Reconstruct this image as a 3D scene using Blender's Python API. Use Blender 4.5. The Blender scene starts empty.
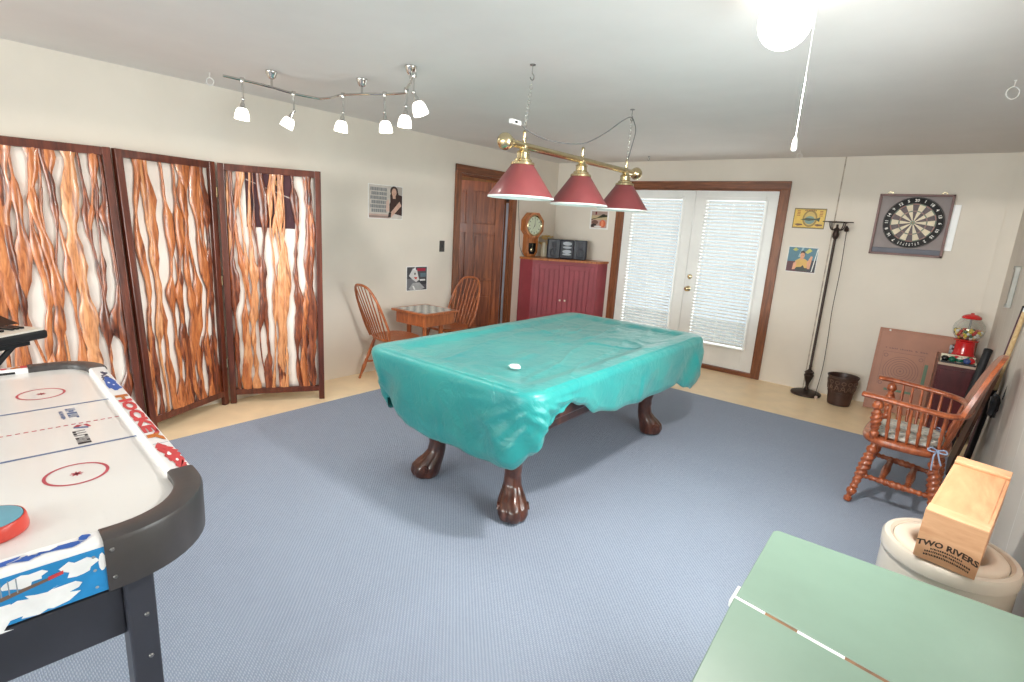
import bpy, bmesh, math, random
from math import sin, cos, pi, radians, sqrt, atan2, hypot
from mathutils import Vector, Matrix, noise
C = bpy.context.scene
COL = C.collection
random.seed(7)

# ------------------------------------------------------------------ materials
def lin(c):
    def f(v):
        v /= 255.0
        return v / 12.92 if v <= .04045 else ((v + .055) / 1.055) ** 2.4
    return (f(c[0]), f(c[1]), f(c[2]), 1.0)

def newmat(name):
    m = bpy.data.materials.new(name); m.use_nodes = True
    nt = m.node_tree
    return m, nt, nt.nodes['Principled BSDF']

def ramp(nt, fac, stops):
    r = nt.nodes.new('ShaderNodeValToRGB')
    e = r.color_ramp.elements
    while len(e) < len(stops): e.new(.5)
    for k, (p, c) in enumerate(stops):
        e[k].position = p; e[k].color = lin(c)
    nt.links.new(fac, r.inputs['Fac'])
    return r.outputs['Color']

def coords(nt, scale=(1, 1, 1), kind='Object'):
    tc = nt.nodes.new('ShaderNodeTexCoord'); mp = nt.nodes.new('ShaderNodeMapping')
    mp.inputs['Scale'].default_value = scale
    nt.links.new(tc.outputs[kind], mp.inputs['Vector'])
    return mp.outputs['Vector']

def noise_tex(nt, vec, scale, detail=4, rough=.55, dist=0):
    n = nt.nodes.new('ShaderNodeTexNoise')
    n.inputs['Scale'].default_value = scale; n.inputs['Detail'].default_value = detail
    n.inputs['Roughness'].default_value = rough; n.inputs['Distortion'].default_value = dist
    nt.links.new(vec, n.inputs['Vector'])
    return n.outputs['Fac']

def add_bump(nt, b, h, strength, dist=.01):
    bp = nt.nodes.new('ShaderNodeBump'); bp.inputs['Strength'].default_value = strength
    bp.inputs['Distance'].default_value = dist
    nt.links.new(h, bp.inputs['Height']); nt.links.new(bp.outputs['Normal'], b.inputs['Normal'])

def dim(c, k): return tuple(max(0, min(255, v * k)) for v in c)

def paint(name, c, rough=.6, var=.06, scale=6, bump=.15, bscale=120, metal=0, spec=.5, coat=0):
    m, nt, b = newmat(name)
    v = coords(nt)
    col = ramp(nt, noise_tex(nt, v, scale), [(.3, dim(c, 1 - var)), (.7, dim(c, 1 + var))])
    nt.links.new(col, b.inputs['Base Color'])
    b.inputs['Roughness'].default_value = rough; b.inputs['Metallic'].default_value = metal
    b.inputs['Specular IOR Level'].default_value = spec
    b.inputs['Coat Weight'].default_value = coat
    if bump: add_bump(nt, b, noise_tex(nt, v, bscale, 3), bump, .003)
    return m

def metal(name, c, rough=.2):
    m, nt, b = newmat(name)
    v = coords(nt)
    col = ramp(nt, noise_tex(nt, v, 18), [(.3, dim(c, .93)), (.7, c)])
    nt.links.new(col, b.inputs['Base Color'])
    b.inputs['Metallic'].default_value = 1; b.inputs['Roughness'].default_value = rough
    return m

def wood(name, dark, light, scale=(30, 30, 2.2), rough=.4, bump=.2, coat=0, mid=None, dist=.8):
    m, nt, b = newmat(name)
    v = coords(nt, scale)
    n1 = noise_tex(nt, v, 1.0, 6, .6, dist)
    v2 = coords(nt, tuple(s * 5 for s in scale))
    n2 = noise_tex(nt, v2, 1.0, 3, .6, .2)
    mx = nt.nodes.new('ShaderNodeMath'); mx.operation = 'MULTIPLY_ADD'; mx.inputs[1].default_value = .3
    nt.links.new(n2, mx.inputs[0]); nt.links.new(n1, mx.inputs[2])
    sb = nt.nodes.new('ShaderNodeMath'); sb.operation = 'SUBTRACT'; sb.inputs[1].default_value = .15
    nt.links.new(mx.outputs[0], sb.inputs[0])
    mid = mid or tuple((a + c) / 2 for a, c in zip(dark, light))
    col = ramp(nt, sb.outputs[0], [(.3, dark), (.5, mid), (.7, light)])
    nt.links.new(col, b.inputs['Base Color'])
    b.inputs['Roughness'].default_value = rough; b.inputs['Coat Weight'].default_value = coat
    b.inputs['Coat Roughness'].default_value = .15
    if bump: add_bump(nt, b, sb.outputs[0], bump, .004)
    return m

def emit(name, c, s):
    m, nt, b = newmat(name)
    b.inputs['Base Color'].default_value = lin(c); b.inputs['Roughness'].default_value = .3
    b.inputs['Emission Color'].default_value = lin(c); b.inputs['Emission Strength'].default_value = s
    return m

def thin_glass(name, tint=(245, 250, 250), refl=.06):
    m = bpy.data.materials.new(name); m.use_nodes = True; nt = m.node_tree; nt.nodes.clear()
    o = nt.nodes.new('ShaderNodeOutputMaterial'); mx = nt.nodes.new('ShaderNodeMixShader')
    t = nt.nodes.new('ShaderNodeBsdfTransparent'); g = nt.nodes.new('ShaderNodeBsdfGlossy')
    t.inputs['Color'].default_value = lin(tint); g.inputs['Roughness'].default_value = .03
    lw = nt.nodes.new('ShaderNodeLayerWeight'); lw.inputs['Blend'].default_value = .25
    mu = nt.nodes.new('ShaderNodeMath'); mu.operation = 'MULTIPLY_ADD'; mu.inputs[1].default_value = .5; mu.inputs[2].default_value = refl
    nt.links.new(lw.outputs['Facing'], mu.inputs[0]); nt.links.new(mu.outputs[0], mx.inputs[0])
    nt.links.new(t.outputs[0], mx.inputs[1]); nt.links.new(g.outputs[0], mx.inputs[2]); nt.links.new(mx.outputs[0], o.inputs[0])
    return m

def flat(c, rough=.45):
    """printed ink of one colour; cached"""
    key = 'ink_%02x%02x%02x' % tuple(int(v) for v in c)
    if key in bpy.data.materials: return bpy.data.materials[key]
    return paint(key, c, rough, .04, 20, 0)

# ------------------------------------------------------------------ mesh builder
class MB:
    def __init__(s): s.bm = bmesh.new(); s.mi = 0
    def _f(s, vs):
        try:
            f = s.bm.faces.new(vs); f.material_index = s.mi; return f
        except ValueError: return None
    def box(s, c, d, M=None):
        c = Vector(c); x, y, z = d[0] / 2, d[1] / 2, d[2] / 2
        P = [Vector((a * x, b * y, e * z)) for e in (-1, 1) for b in (-1, 1) for a in (-1, 1)]
        if M is not None: P = [M @ p for p in P]
        v = [s.bm.verts.new(p + c) for p in P]
        for q in ((0, 2, 3, 1), (4, 5, 7, 6), (0, 1, 5, 4), (2, 6, 7, 3), (0, 4, 6, 2), (1, 3, 7, 5)): s._f([v[i] for i in q])
        return s
    def bx(s, x0, x1, y0, y1, z0, z1):
        return s.box(((x0 + x1) / 2, (y0 + y1) / 2, (z0 + z1) / 2), (abs(x1 - x0), abs(y1 - y0), abs(z1 - z0)))
    def loft(s, rings, cap=True, closed=False):
        R = [[s.bm.verts.new(p) for p in r] for r in rings]; n = len(R[0])
        m = len(R)
        for k in range(m if closed else m - 1):
            a, b = R[k], R[(k + 1) % m]
            for i in range(n): s._f([a[i], a[(i + 1) % n], b[(i + 1) % n], b[i]])
        if cap and not closed:
            s._f(list(reversed(R[0]))); s._f(R[-1])
        return s
    def tube(s, path, rad, seg=10, cap=True, closed=False, flatk=1.0, up=None):
        path = [Vector(p) for p in path]; n = len(path)
        if not hasattr(rad, '__len__'): rad = [rad] * n
        rings = []; prev = None
        for k, p in enumerate(path):
            if closed: t = path[(k + 1) % n] - path[k - 1]
            else: t = path[min(k + 1, n - 1)] - path[max(k - 1, 0)]
            t.normalize()
            if prev is None:
                a = Vector(up) if up else (Vector((0, 0, 1)) if abs(t.z) < .9 else Vector((1, 0, 0)))
            else: a = prev
            a = (a - t * a.dot(t)).normalized(); b = t.cross(a); prev = a
            rings.append([p + (a * cos(q) + b * sin(q) * flatk) * rad[k] for q in [2 * pi * i / seg for i in range(seg)]])
        return s.loft(rings, cap, closed)
    def lathe(s, prof, seg=24, c=(0, 0, 0), M=None, mod=None, ring=False):
        c = Vector(c); rings = []
        for r, z in prof:
            rg_ = []
            for i in range(seg):
                a = 2 * pi * i / seg; rr = max(r, .0004) * (mod(a, z) if mod else 1)
                p = Vector((rr * cos(a), rr * sin(a), z))
                if M is not None: p = M @ p
                rg_.append(p + c)
            rings.append(rg_)
        return s.loft(rings, not ring, ring)
    def rod(s, a, b, prof, seg=12, mod=None):
        """a turned piece from a to b; prof = [(t, r)]"""
        a = Vector(a); b = Vector(b); d = b - a; L = d.length
        M = d.to_track_quat('Z', 'Y').to_matrix()
        return s.lathe([(r, t * L) for t, r in prof], seg, a, M, mod)
    def prism(s, poly, z0, z1, M=None, c=(0, 0, 0)):
        c = Vector(c)
        def T(p, z):
            q = Vector((p[0], p[1], z)); q = M @ q if M is not None else q
            return q + c
        A = [s.bm.verts.new(T(p, z0)) for p in poly]; B_ = [s.bm.verts.new(T(p, z1)) for p in poly]
        n = len(poly)
        s._f(list(reversed(A))); s._f(B_)
        for i in range(n): s._f([A[i], A[(i + 1) % n], B_[(i + 1) % n], B_[i]])
        return s
    def ball(s, c, r, seg=16, rings=10, sc=(1, 1, 1)):
        pr = [(r * sin(pi * k / rings) * 1, -r * cos(pi * k / rings)) for k in range(rings + 1)]
        M = Matrix.Diagonal(Vector(sc))
        return s.lathe(pr, seg, c, M)
    def poly(s, pts):
        s._f([s.bm.verts.new(p) for p in pts]); return s
    def build(s, name, mats, parent=None, smooth=35, bevel=0, loc=None, segs=2, fix=True):
        if fix: bmesh.ops.recalc_face_normals(s.bm, faces=s.bm.faces)
        me = bpy.data.meshes.new(name); s.bm.to_mesh(me); s.bm.free()
        for m in (mats if isinstance(mats, (list, tuple)) else [mats]): me.materials.append(m)
        if smooth:
            me.shade_smooth(); me.set_sharp_from_angle(angle=radians(smooth))
        o = bpy.data.objects.new(name, me); COL.objects.link(o)
        if parent: o.parent = parent
        if loc: o.location = loc
        if bevel:
            b = o.modifiers.new('bevel', 'BEVEL'); b.width = bevel; b.segments = segs; b.limit_method = 'ANGLE'; b.angle_limit = radians(40)
        return o

def tag(o, label, cat, group=None, kind=None):
    o['label'] = label; o['category'] = cat
    if group: o['group'] = group
    if kind: o['kind'] = kind
    return o
def thing(name, label, cat, loc=(0, 0, 0), rz=0, group=None):
    o = bpy.data.objects.new(name, None); COL.objects.link(o)
    o.empty_display_size = .1
    o.location = loc; o.rotation_euler = (0, 0, rz)
    return tag(o, label, cat, group)
def struct(o): o['kind'] = 'structure'; return o
def copy_tree(o, parent=None):
    c = o.copy(); COL.objects.link(c)
    if parent: c.parent = parent
    for ch in list(o.children): copy_tree(ch, c)
    return c

def text_polys(txt, size, bold=0.0, spacing=1.0):
    """outline a text as mesh data (verts, faces), centred"""
    cu = bpy.data.curves.new('lettering', 'FONT'); cu.body = txt; cu.size = size; cu.align_x = 'CENTER'; cu.align_y = 'CENTER'
    cu.offset = bold; cu.space_character = spacing; cu.resolution_u = 2
    ob = bpy.data.objects.new('lettering', cu); COL.objects.link(ob)
    bpy.context.view_layer.update()
    dg = bpy.context.evaluated_depsgraph_get()
    me = bpy.data.meshes.new_from_object(ob.evaluated_get(dg))
    V = [v.co.copy() for v in me.vertices]; F = [list(p.vertices) for p in me.polygons]
    bpy.data.objects.remove(ob); bpy.data.curves.remove(cu); bpy.data.meshes.remove(me)
    return V, F
def add_text(mb, txt, size, fn, bold=0.0, spacing=1.0):
    V, F = text_polys(txt, size, bold, spacing)
    vs = [mb.bm.verts.new(fn(v)) for v in V]
    for f in F: mb._f([vs[i] for i in f])

def sm(a, b, x):
    t = max(0, min(1, (x - a) / (b - a))); return t * t * (3 - 2 * t)
def interp(tab, x):
    if x <= tab[0][0]: return tab[0][1]
    for (a, u), (b, v) in zip(tab, tab[1:]):
        if x <= b:
            t = (x - a) / (b - a); t = t * t * (3 - 2 * t); return u + (v - u) * t
    return tab[-1][1]
def bez(pts, n):
    """Catmull-Rom through pts, n samples per span"""
    P = [Vector(p) for p in pts]; out = []
    for k in range(len(P) - 1):
        p0 = P[max(k - 1, 0)]; p1 = P[k]; p2 = P[k + 1]; p3 = P[min(k + 2, len(P) - 1)]
        for i in range(n):
            t = i / n
            out.append(.5 * ((2 * p1) + (p2 - p0) * t + (2 * p0 - 5 * p1 + 4 * p2 - p3) * t * t + (3 * p1 - p0 - 3 * p2 + p3) * t ** 3))
    out.append(P[-1]); return out

# ------------------------------------------------------------------ palette
M = {}
M['ceil'] = paint('ceiling_paint', (226, 222, 219), .8, .015, 2, .05)
M['wall'] = paint('wall_paint', (228, 219, 207), .75, .02, 1.5, .08, 90)
M['vinyl'] = paint('tan_vinyl', (247, 222, 184), .35, .03, 5, .03)
M['hallwood'] = wood('hall_panelling', (120, 82, 48), (168, 124, 78), (9, 9, 1), .5)
M['casing'] = wood('stained_casing', (98, 54, 30), (158, 96, 58), (40, 40, 3), .4)
M['casingh'] = wood('stained_casing_head', (98, 54, 30), (150, 88, 52), (3, 3, 40), .4)
M['doorwood'] = wood('dark_door_wood', (92, 42, 22), (172, 98, 56), (26, 26, 1.6), .35, coat=.2)
M['white'] = paint('white_enamel', (238, 238, 236), .35, .015, 5, .02)
def slat_mat():
    m, nt, b = newmat('blind_slat')
    nt.links.new(ramp(nt, noise_tex(nt, coords(nt), 5), [(.3, (226, 225, 222)), (.7, (232, 231, 229))]), b.inputs['Base Color'])
    b.inputs['Roughness'].default_value = .5
    tr = nt.nodes.new('ShaderNodeBsdfTranslucent'); tr.inputs['Color'].default_value = lin((240, 238, 232))
    mx = nt.nodes.new('ShaderNodeMixShader'); mx.inputs[0].default_value = .02
    out = nt.nodes['Material Output']
    nt.links.new(b.outputs[0], mx.inputs[1]); nt.links.new(tr.outputs[0], mx.inputs[2]); nt.links.new(mx.outputs[0], out.inputs['Surface'])
    return m
M['slat'] = slat_mat()
M['brass'] = metal('polished_brass', (222, 204, 164), .2)
M['chrome'] = metal('chrome', (215, 212, 208), .12)
M['steel'] = metal('dull_steel', (150, 148, 145), .4)
M['black'] = paint('black_plastic', (28, 28, 30), .4, .1, 30, .05)
M['glass'] = thin_glass('pane_glass')
M['scrframe'] = wood('screen_frame_wood', (66, 26, 16), (118, 56, 36), (25, 25, 2), .35, coat=.3)
M['oak'] = wood('golden_oak', (150, 82, 38), (206, 132, 74), (40, 40, 4), .35, coat=.2)
M['chairwood'] = wood('honey_oak_chair', (140, 70, 34), (196, 112, 62), (50, 50, 6), .32, coat=.3)
M['darkred'] = paint('maroon_paint', (148, 62, 72), .45, .05, 6, .05)
M['teal'] = None
M['carved'] = wood('carved_mahogany', (38, 17, 12), (98, 54, 38), (14, 14, 6), .28, coat=.4)

def carpet_mat():
    m, nt, b = newmat('blue_carpet_weave')
    v = coords(nt)
    w1 = nt.nodes.new('ShaderNodeTexWave'); w1.inputs['Scale'].default_value = 34; w1.inputs['Distortion'].default_value = 2.4
    w1.inputs['Detail'].default_value = 2; w1.inputs['Detail Scale'].default_value = 4; w1.bands_direction = 'DIAGONAL'
    w2 = nt.nodes.new('ShaderNodeTexWave'); w2.inputs['Scale'].default_value = 44; w2.inputs['Distortion'].default_value = 2.0; w2.bands_direction = 'Y'
    nt.links.new(v, w1.inputs['Vector']); nt.links.new(v, w2.inputs['Vector'])
    mu = nt.nodes.new('ShaderNodeMath'); mu.operation = 'MULTIPLY'
    nt.links.new(w1.outputs['Fac'], mu.inputs[0]); nt.links.new(w2.outputs['Fac'], mu.inputs[1])
    fine = noise_tex(nt, v, 260, 2, .7)
    ad = nt.nodes.new('ShaderNodeMath'); ad.operation = 'MULTIPLY_ADD'; ad.inputs[1].default_value = .55
    nt.links.new(fine, ad.inputs[0]); nt.links.new(mu.outputs[0], ad.inputs[2])
    big = noise_tex(nt, v, 2.2, 4, .6)
    bl = nt.nodes.new('ShaderNodeMath'); bl.operation = 'MULTIPLY_ADD'; bl.inputs[1].default_value = .25
    nt.links.new(big, bl.inputs[0]); nt.links.new(ad.outputs[0], bl.inputs[2])
    col = ramp(nt, bl.outputs[0], [(.15, (132, 142, 160)), (.55, (151, 161, 180)), (1, (171, 181, 198))])
    nt.links.new(col, b.inputs['Base Color']); b.inputs['Roughness'].default_value = .95
    b.inputs['Specular IOR Level'].default_value = .1
    add_bump(nt, b, ad.outputs[0], .45, .006)
    return m
M['carpet'] = carpet_mat()

def cover_mat():
    m, nt, b = newmat('teal_vinyl_cover')
    v = coords(nt)
    col = ramp(nt, noise_tex(nt, v, 3, 4), [(.3, (28, 138, 139)), (.7, (42, 154, 149))])
    nt.links.new(col, b.inputs['Base Color'])
    b.inputs['Roughness'].default_value = .34; b.inputs['Specular IOR Level'].default_value = .6
    b.inputs['Sheen Weight'].default_value = .15
    n = noise_tex(nt, v, 7, 6, .6, 1.2)
    add_bump(nt, b, n, .5, .02)
    return m
M['teal'] = cover_mat()

def rightwall_mat():
    m, nt, b = newmat('grooved_panelling')
    v = coords(nt)
    sx = nt.nodes.new('ShaderNodeSeparateXYZ'); nt.links.new(v, sx.inputs[0])
    md = nt.nodes.new('ShaderNodeMath'); md.operation = 'PINGPONG'; md.inputs[1].default_value = .2
    nt.links.new(sx.outputs['Y'], md.inputs[0])
    g = nt.nodes.new('ShaderNodeMapRange'); g.inputs['From Min'].default_value = 0; g.inputs['From Max'].default_value = .008
    nt.links.new(md.outputs[0], g.inputs['Value'])
    col = ramp(nt, noise_tex(nt, v, 2), [(.3, (208, 200, 190)), (.7, (216, 208, 198))])
    mx = nt.nodes.new('ShaderNodeMix'); mx.data_type = 'RGBA'; mx.inputs['A'].default_value = lin((240, 236, 230))
    nt.links.new(g.outputs[0], mx.inputs['Factor']); nt.links.new(col, mx.inputs['B'])
    nt.links.new(mx.outputs['Result'], b.inputs['Base Color']); b.inputs['Roughness'].default_value = .6
    add_bump(nt, b, g.outputs[0], .6, .006)
    return m
M['rwall'] = rightwall_mat()

# ------------------------------------------------------------------ the room shell
H = 2.369; RX = 4.72; RY = -11.6
struct(MB().bx(-.12, RX + .1, RY - .1, .12, -.1, 0).build('floor', M['vinyl'], smooth=0))
struct(MB().bx(-1.6, RX + .1, RY - .1, .12, H, H + .1).build('ceiling', M['ceil'], smooth=0))
# left wall with door opening y -1.89..-.967, z < 2.05
DY0, DY1, DZ = -1.885, -.972, 2.05
w = MB().bx(-.12, 0, RY, DY0, 0, H).bx(-.12, 0, DY1, .12, 0, H).bx(-.12, 0, DY0, DY1, DZ, H)
struct(w.build('wall_left', M['wall'], smooth=0))
# back wall with the opening of the double door
FX0, FX1, FZ = 1.03, 2.835, 2.05
w = MB().bx(-.12, FX0, 0, .12, 0, H).bx(FX1, RX + .1, 0, .12, 0, H).bx(FX0, FX1, 0, .12, FZ, H)
struct(w.build('wall_back', M['wall'], smooth=0))
SW0, SW1, SZ0, SZ1 = -4.75, -3.35, .95, 1.85
struct(MB().bx(RX, RX + .1, SW1, 0, 0, H).bx(RX, RX + .1, RY, SW0, 0, H).bx(RX, RX + .1, SW0, SW1, 0, SZ0).bx(RX, RX + .1, SW0, SW1, SZ1, H).build('wall_right', M['rwall'], smooth=0))
o = MB().bx(RX - .02, RX + .1, SW0, SW1, SZ0, SZ0 + .05).bx(RX - .02, RX + .1, SW0, SW1, SZ1 - .05, SZ1).bx(RX - .02, RX + .1, SW0, SW0 + .05, SZ0, SZ1).bx(RX - .02, RX + .1, SW1 - .05, SW1, SZ0, SZ1).bx(RX + .02, RX + .08, (SW0 + SW1) / 2 - .03, (SW0 + SW1) / 2 + .03, SZ0, SZ1)
f = struct(o.build('window_3', M['white'], smooth=0))  # added window, out of view, put in to light the left wall
MB().bx(RX + .05, RX + .055, SW0 + .04, SW1 - .04, SZ0 + .04, SZ1 - .04).build('pane', M['glass'], f, smooth=0)  # pane of the added side window
# wall behind the camera, with two added windows, unseen, for fill light
WZ0, WZ1 = .6, 2.2
wins = [(.3, 2.2), (2.5, 4.4)]
w = MB()
xs = [0, wins[0][0], wins[0][1], wins[1][0], wins[1][1], RX]
for k in range(5):
    if k % 2 == 0: w.bx(xs[k], xs[k + 1], RY - .1, RY, 0, H)
    else: w.bx(xs[k], xs[k + 1], RY - .1, RY, 0, WZ0).bx(xs[k], xs[k + 1], RY - .1, RY, WZ1, H)
struct(w.build('wall_rear', M['wall'], smooth=0))
for k, (a, b) in enumerate(wins):
    o = MB()
    o.bx(a, b, RY - .1, RY + .02, WZ0, WZ0 + .05).bx(a, b, RY - .1, RY + .02, WZ1 - .05, WZ1)
    o.bx(a, a + .05, RY - .1, RY + .02, WZ0, WZ1).bx(b - .05, b, RY - .1, RY + .02, WZ0, WZ1)
    o.bx((a + b) / 2 - .025, (a + b) / 2 + .025, RY - .07, RY - .02, WZ0, WZ1)
    f = struct(o.build('window_%d' % (k + 1), M['white'], smooth=0))
    MB().bx(a + .04, b - .04, RY - .055, RY - .05, WZ0 + .04, WZ1 - .04).build('pane', M['glass'], f, smooth=0)  # pane of the added rear window
M['seam'] = paint('brown_caulk_seam', (176, 162, 146), .8, .2, 14, .2)  # browner line along one joint of the wall sheets
# seams of the wall sheets on the back wall
for k, (x, wd, z0) in enumerate([(3.368, .012, 0), (4.0, .006, 1.98), (4.614, .008, 0)]):
    struct(MB().bx(x - wd / 2, x + wd / 2, -.006, .0, z0, H - .002).build('trim_%d' % (k + 1), M['seam'] if k == 0 else M['wall'], smooth=0))
struct(MB().bx(3.374, 3.49, -.004, 0, 0, H - .002).build('trim_4', M['wall'], smooth=0))
# door casing on the left wall
def casing(name, mk, horizontal=None):
    pass
cz = MB()
t = .02
cz.bx(-.0, t, DY0 - .085, DY0, 0, DZ + .085).bx(0, t, DY1, DY1 + .085, 0, DZ + .085)
cz.bx(-.12, 0.004, DY0, DY0 + .02, 0, DZ).bx(-.12, .004, DY1 - .02, DY1, 0, DZ)
struct(cz.build('trim_5', M['casing'], smooth=0, bevel=.004))
cz = MB().bx(0, t + .002, DY0 - .085, DY1 + .085, DZ, DZ + .085).bx(-.12, .004, DY0, DY1, DZ - .02, DZ)
struct(cz.build('trim_6', M['casingh'], smooth=0, bevel=.004))
# room beyond the left door
hw = MB().bx(-1.6, -1.5, -3.4, .6, 0, H).bx(-1.6, -.12, .5, .6, 0, H).bx(-1.6, -.12, -3.5, -3.4, 0, H)
struct(hw.build('wall_hall', M['hallwood'], smooth=0))
struct(MB().bx(-1.6, -.12, -3.5, .6, -.1, 0).build('floor_hall', M['vinyl'], smooth=0))
# the door leaf, hinged on the far jamb and swung into the room beyond
LW, LH = .875, 2.0
def panel_door(name, W_, H_, mat):
    d = MB()
    T = .036
    st = .11
    rails = [(0, .2), (.62, .80), (1.38, 1.5), (H_ - .115, H_)]
    d.bx(0, st, -T / 2, T / 2, 0, H_).bx(W_ - st, W_, -T / 2, T / 2, 0, H_)
    d.bx(W_ / 2 - .05, W_ / 2 + .05, -T / 2, T / 2, 0, H_)
    for a, b in rails: d.bx(st, W_ - st, -T / 2 - .0004, T / 2 + .0004, a, b)
    for (a, b), (c, e) in zip(rails, rails[1:]):
        for x0, x1 in ((st, W_ / 2 - .05), (W_ / 2 + .05, W_ - st)):
            d.bx(x0, x1, -.006, .006, b, c)
            d.bx(x0 + .03, x1 - .03, -.012, .012, b + .03, c - .03)
    return d
dl = struct(panel_door('door_1', LW, LH, None).build('door_1', M['doorwood'], smooth=0, bevel=.003))
dl.location = (-.09, DY1 - .035, .012)
dl.rotation_euler = (0, 0, atan2(-.839, -.545))
hg = MB()
for z in (.25, 1.0, 1.78): hg.rod((0.002, -.024, z), (0.002, -.024, z + .09), [(0, .008), (1, .008)], 8)
hg.build('hinge', M['brass'], dl)
MB().bx(-.003, -.0002, -.016, .016, .01, LH - .25).build('edge_strip', paint('blue_grey_edge', (150, 158, 172), .5), dl, smooth=0)  # blue-grey colour stands for light seen through the hinge gap
hd = MB().lathe([(0, 0), (.03, 0), (.03, .006), (.012, .012), (.01, .035), (.026, .045), (.028, .06), (.012, .07), (0, .071)], 16, (LW - .06, .018, .93), Matrix.Rotation(-pi / 2, 3, 'X'))
hd.lathe([(0, 0), (.03, 0), (.03, .006), (.012, .012), (.01, .035), (.026, .045), (.028, .06), (.012, .07), (0, .071)], 16, (LW - .06, -.018, .93), Matrix.Rotation(pi / 2, 3, 'X'))
hd.build('door_knob', M['brass'], dl)

struct(MB().bx(-.062, -.028, DY1 - .024, DY1 - .0195, .08, 1.78).build('trim_10', bpy.data.materials['blue_grey_edge'], smooth=0))  # strip coloured like the light in the gap beside the door
struct(MB().bx(-.066, -.024, DY1 - .026, DY1 - .0195, 1.79, 1.90).build('trim_11', M['black'], smooth=0))
# ---- the double patio door
cs = .088
cz = MB().bx(FX0 - cs, FX0, -.022, 0, 0, FZ + cs).bx(FX1, FX1 + cs, -.022, 0, 0, FZ + cs)
cz.bx(FX0, FX0 + .012, -.01, .12, 0, FZ).bx(FX1 - .012, FX1, -.01, .12, 0, FZ)
struct(cz.build('trim_7', M['casing'], smooth=0, bevel=.004))
cz = MB().bx(FX0 - cs, FX1 + cs, -.024, 0, FZ, FZ + cs).bx(FX0, FX1, -.01, .12, FZ - .012, FZ)
struct(cz.build('trim_8', M['casingh'], smooth=0, bevel=.004))
struct(MB().bx(FX0, FX1, -.02, .14, 0, .045).build('trim_9', M['casingh'], smooth=0, bevel=.004))
xm = (FX0 + FX1) / 2
def leaf(n, x0, x1, gx0, gx1):
    z0, z1 = .05, FZ - .015; gz0, gz1 = .31, 1.93; y0, y1 = .012, .055
    d = MB().bx(x0, gx0, y0, y1, z0, z1).bx(gx1, x1, y0, y1, z0, z1).bx(gx0, gx1, y0, y1, z0, gz0).bx(gx0, gx1, y0, y1, gz1, z1)
    o = struct(d.build('door_%d' % n, M['white'], smooth=0, bevel=.003))
    mo = MB(); e = .028
    mo.bx(gx0 - e, gx1 + e, -.002, y0, gz1, gz1 + e).bx(gx0 - e, gx1 + e, -.002, y0, gz0 - e, gz0)
    mo.bx(gx0 - e, gx0, -.002, y0, gz0, gz1).bx(gx1, gx1 + e, -.002, y0, gz0, gz1)
    mo.build('glazing_bead', M['white'], o, smooth=0, bevel=.003)
    MB().bx(gx0 - .01, gx1 + .01, .03, .036, gz0 - .01, gz1 + .01).build('pane', M['glass'], o, smooth=0)
    return o, (gx0, gx1, gz0, gz1)
dL, gL = leaf(2, FX0 + .014, xm - .002, 1.165, 1.785)
dR, gR = leaf(3, xm + .002, FX1 - .014, 2.075, 2.695)
for z, r in ((.91, .027), (1.052, .024)):
    k = MB()
    if z < 1: k.lathe([(0, 0), (.032, 0), (.032, .006), (.013, .012), (.011, .035), (.027, .045), (.029, .058), (.014, .068), (0, .069)], 18, (1.987, .012, z), Matrix.Rotation(pi / 2, 3, 'X'))
    else: k.lathe([(0, 0), (.028, 0), (.028, .012), (.02, .018), (0, .019)], 18, (1.987, .012, z), Matrix.Rotation(pi / 2, 3, 'X')).box((1.987, -.012, z), (.008, .014, .03))
    k.build('door_knob' if z < 1 else 'deadbolt', M['brass'], dR)
def blind(g, label):
    x0, x1, z0, z1 = g[0] - .012, g[1] + .012, g[2] - .02, g[3] + .035
    t = thing('window_blind', label, 'blind', ((x0 + x1) / 2, -.03, z0), 0, 'mini blinds on the patio doors')
    w_ = x1 - x0; h_ = z1 - z0
    MB().bx(-w_ / 2, w_ / 2, -.014, .014, h_ - .035, h_).build('head_rail', M['white'], t, smooth=0, bevel=.003)
    MB().bx(-w_ / 2, w_ / 2, -.012, .012, 0, .018).build('bottom_rail', M['white'], t, smooth=0, bevel=.003)
    sl = MB(); n = 43; pitch = (h_ - .07) / n
    ang = -radians(40)
    for k in range(n):
        zc = .035 + pitch * (k + .3); ww = .036
        prof = []
        for j in range(5):
            s_ = -1 + j / 2; cv = .0028 * (1 - s_ * s_)
            y = s_ * ww / 2 * cos(ang) - cv * sin(ang) * -1; z = s_ * ww / 2 * sin(ang) + cv * cos(ang)
            prof.append((y, z))
        A = [sl.bm.verts.new((-w_ / 2 + .006, y, zc + z)) for y, z in prof]
        B_ = [sl.bm.verts.new((w_ / 2 - .006, y, zc + z)) for y, z in prof]
        for j in range(4): sl._f([A[j], A[j + 1], B_[j + 1], B_[j]])
    sl.build('slats', M['slat'], t, smooth=60, fix=False)
    cd = MB()
    for x in (-w_ * .36, 0, w_ * .36): cd.rod((x, -.016, .01), (x, -.016, h_ - .03), [(0, .0014), (1, .0014)], 6)
    cd.build('ladder_cord', M['white'], t)
    MB().rod((-w_ * .42, -.02, h_ * .45), (-w_ * .42, -.02, h_ - .03), [(0, .004), (1, .004)], 6).build('tilt_wand', M['white'], t)
    return t
blind(gL, 'white mini blind on the left leaf of the patio door')
blind(gR, 'white mini blind on the right leaf of the patio door, beside the brass knob')

# ---- carpet
tag(MB().bx(.528, RX - .02, -10.8, -1.135, 0.0005, .007).build('carpet', M['carpet'], smooth=0, bevel=.004),
    'large blue-grey woven carpet covering most of the tan floor', 'carpet')

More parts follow.
